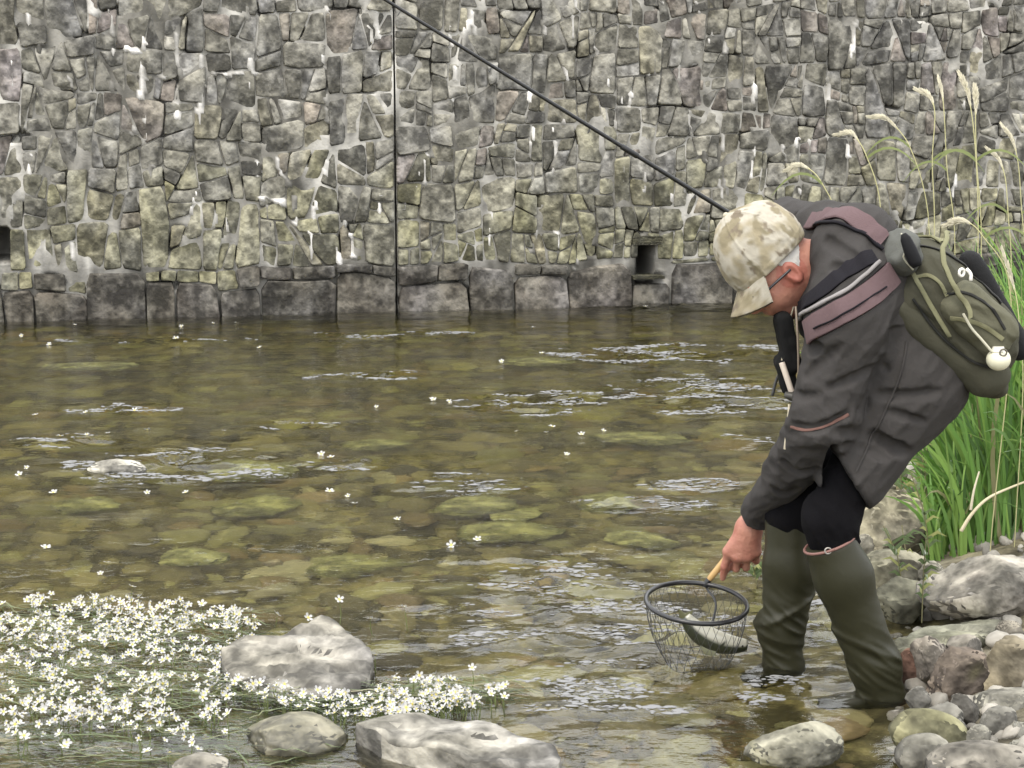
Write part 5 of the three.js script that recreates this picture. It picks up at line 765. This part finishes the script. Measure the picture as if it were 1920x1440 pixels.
stalk([[1880, 236], [1898, 262], [1908, 300], [1916, 400], [1924, 500]], 'faint greenish plume at the edge of the grass clump', -6.0, 9, 0.7);
stalk([[1760, 148], [1766, 172], [1770, 210], [1776, 320], [1790, 440]], 'slim grey plume between the drooping and the tallest plume', -6.1, 10, 0.6);
stalk([[1880, 470], [1896, 520], [1906, 560], [1912, 620], [1918, 700]], 'green-stemmed plume tangled in the grass blades', -5.35, 11, 0.7);
{ // dry bent stalk in front of the grass
  const pts = curve([atZ(1802, 996, -5.25), atZ(1822, 964, -5.25), atZ(1850, 936, -5.26), atZ(1900, 912, -5.3), atZ(1960, 890, -5.35)], 20), t = thing('dry_stalk', 'bleached dry grass stalk lying bent across the green grass', 'dry stalk', atZ(1850, 936, -5.26)), inn = (v) => v.clone().sub(t.position);
  mesh('stem', tube(pts.map(inn), (q) => 0.006 - 0.003 * q, 6), std({ color: rgb(0.5, 0.44, 0.3), roughness: 0.8 }), t); mesh('side_stem', tube(curve([atZ(1820, 956, -5.25), atZ(1826, 920, -5.25), atZ(1836, 884, -5.26)], 8).map(inn), (q) => 0.0045 - 0.002 * q, 6), std({ color: rgb(0.5, 0.45, 0.33), roughness: 0.8 }), t);
}
function weed(label, x, y, h, gy, seed, z) {
  const r = rng(seed), p = z ? atZ(x, y, z) : onY(x, y, gy), t = thing('weed', label, 'plant', p), list = []; const top = V((r() - 0.7) * 0.12 * h * 4, h, (r() - 0.5) * 0.05), st = curve([V(0, 0, 0), V(top.x * 0.3, h * 0.5, 0), top], 10); mesh('stem', tube(st, 0.0018, 5), std({ color: rgb(0.14, 0.13, 0.06), roughness: 0.8 }), t);
  for (let i = 0; i < 16; i++) { const q = 0.2 + 0.8 * r(), b = st[Math.floor(q * 9)], a = r() * 6.28, l = 0.02 + 0.045 * r(); list.push([[b.clone(), b.clone().add(V(Math.cos(a) * l * 0.5, l * 0.4, Math.sin(a) * l * 0.5)), b.clone().add(V(Math.cos(a) * l, l * 0.25, Math.sin(a) * l))], 0.007 + 0.005 * r(), r() < 0.3 ? [0.25, 0.26, 0.08] : [0.08, 0.12, 0.035], V(0, 0.4, 1)]); }
  mesh('leaves', ribbons(list), plumeMat, t);
}
weed('slender dark weed growing between the cream boulder and the big boulder', 1728, 1168, 0.24, 0.08, 5); weed('leafy weed in front of the cream boulder', 1700, 1110, 0.2, 0.1, 6, -5.1); weed('dark-tipped weed stem leaning beside the near boot', 1690, 1090, 0.16, 0.1, 7, -4.95); weed('bushy weed at the foot of the tall grass', 1742, 1040, 0.26, 0.14, 8, -5.3); weed('small green weed sprouting behind the hoop of the net', 1418, 1094, 0.06, 0.0, 9);
weed('feathery weed below the bleached stones', 1738, 940, 0.22, 0.14, 12, -5.6); weed('pale weed against the hem of the jacket', 1690, 960, 0.2, 0.14, 13, -5.6);
{ const r = rng(71), list = [], o = atZ(1862, 1166, -4.98); for (let i = 0; i < 9; i++) { const l = 0.07 + 0.09 * r(), a = (r() - 0.5) * 0.8, pts = []; for (let k = 0; k <= 5; k++) { const q = k / 5; pts.push(V((r() - 0.5) * 0.004 + (i - 4) * 0.006 + a * l * q * q * 0.6, l * q, 0.02 * r() * q)); } list.push([pts, 0.005, r() < 0.5 ? [0.26, 0.25, 0.09] : [0.14, 0.17, 0.05], V(0, 0, 1)]); } const m = mesh('grass_tuft', ribbons(list), plumeMat); m.position.copy(o); tag(m, 'small yellowing grass tuft growing in front of the pinkish boulder', 'grass'); }

renderer.render(scene, camera);
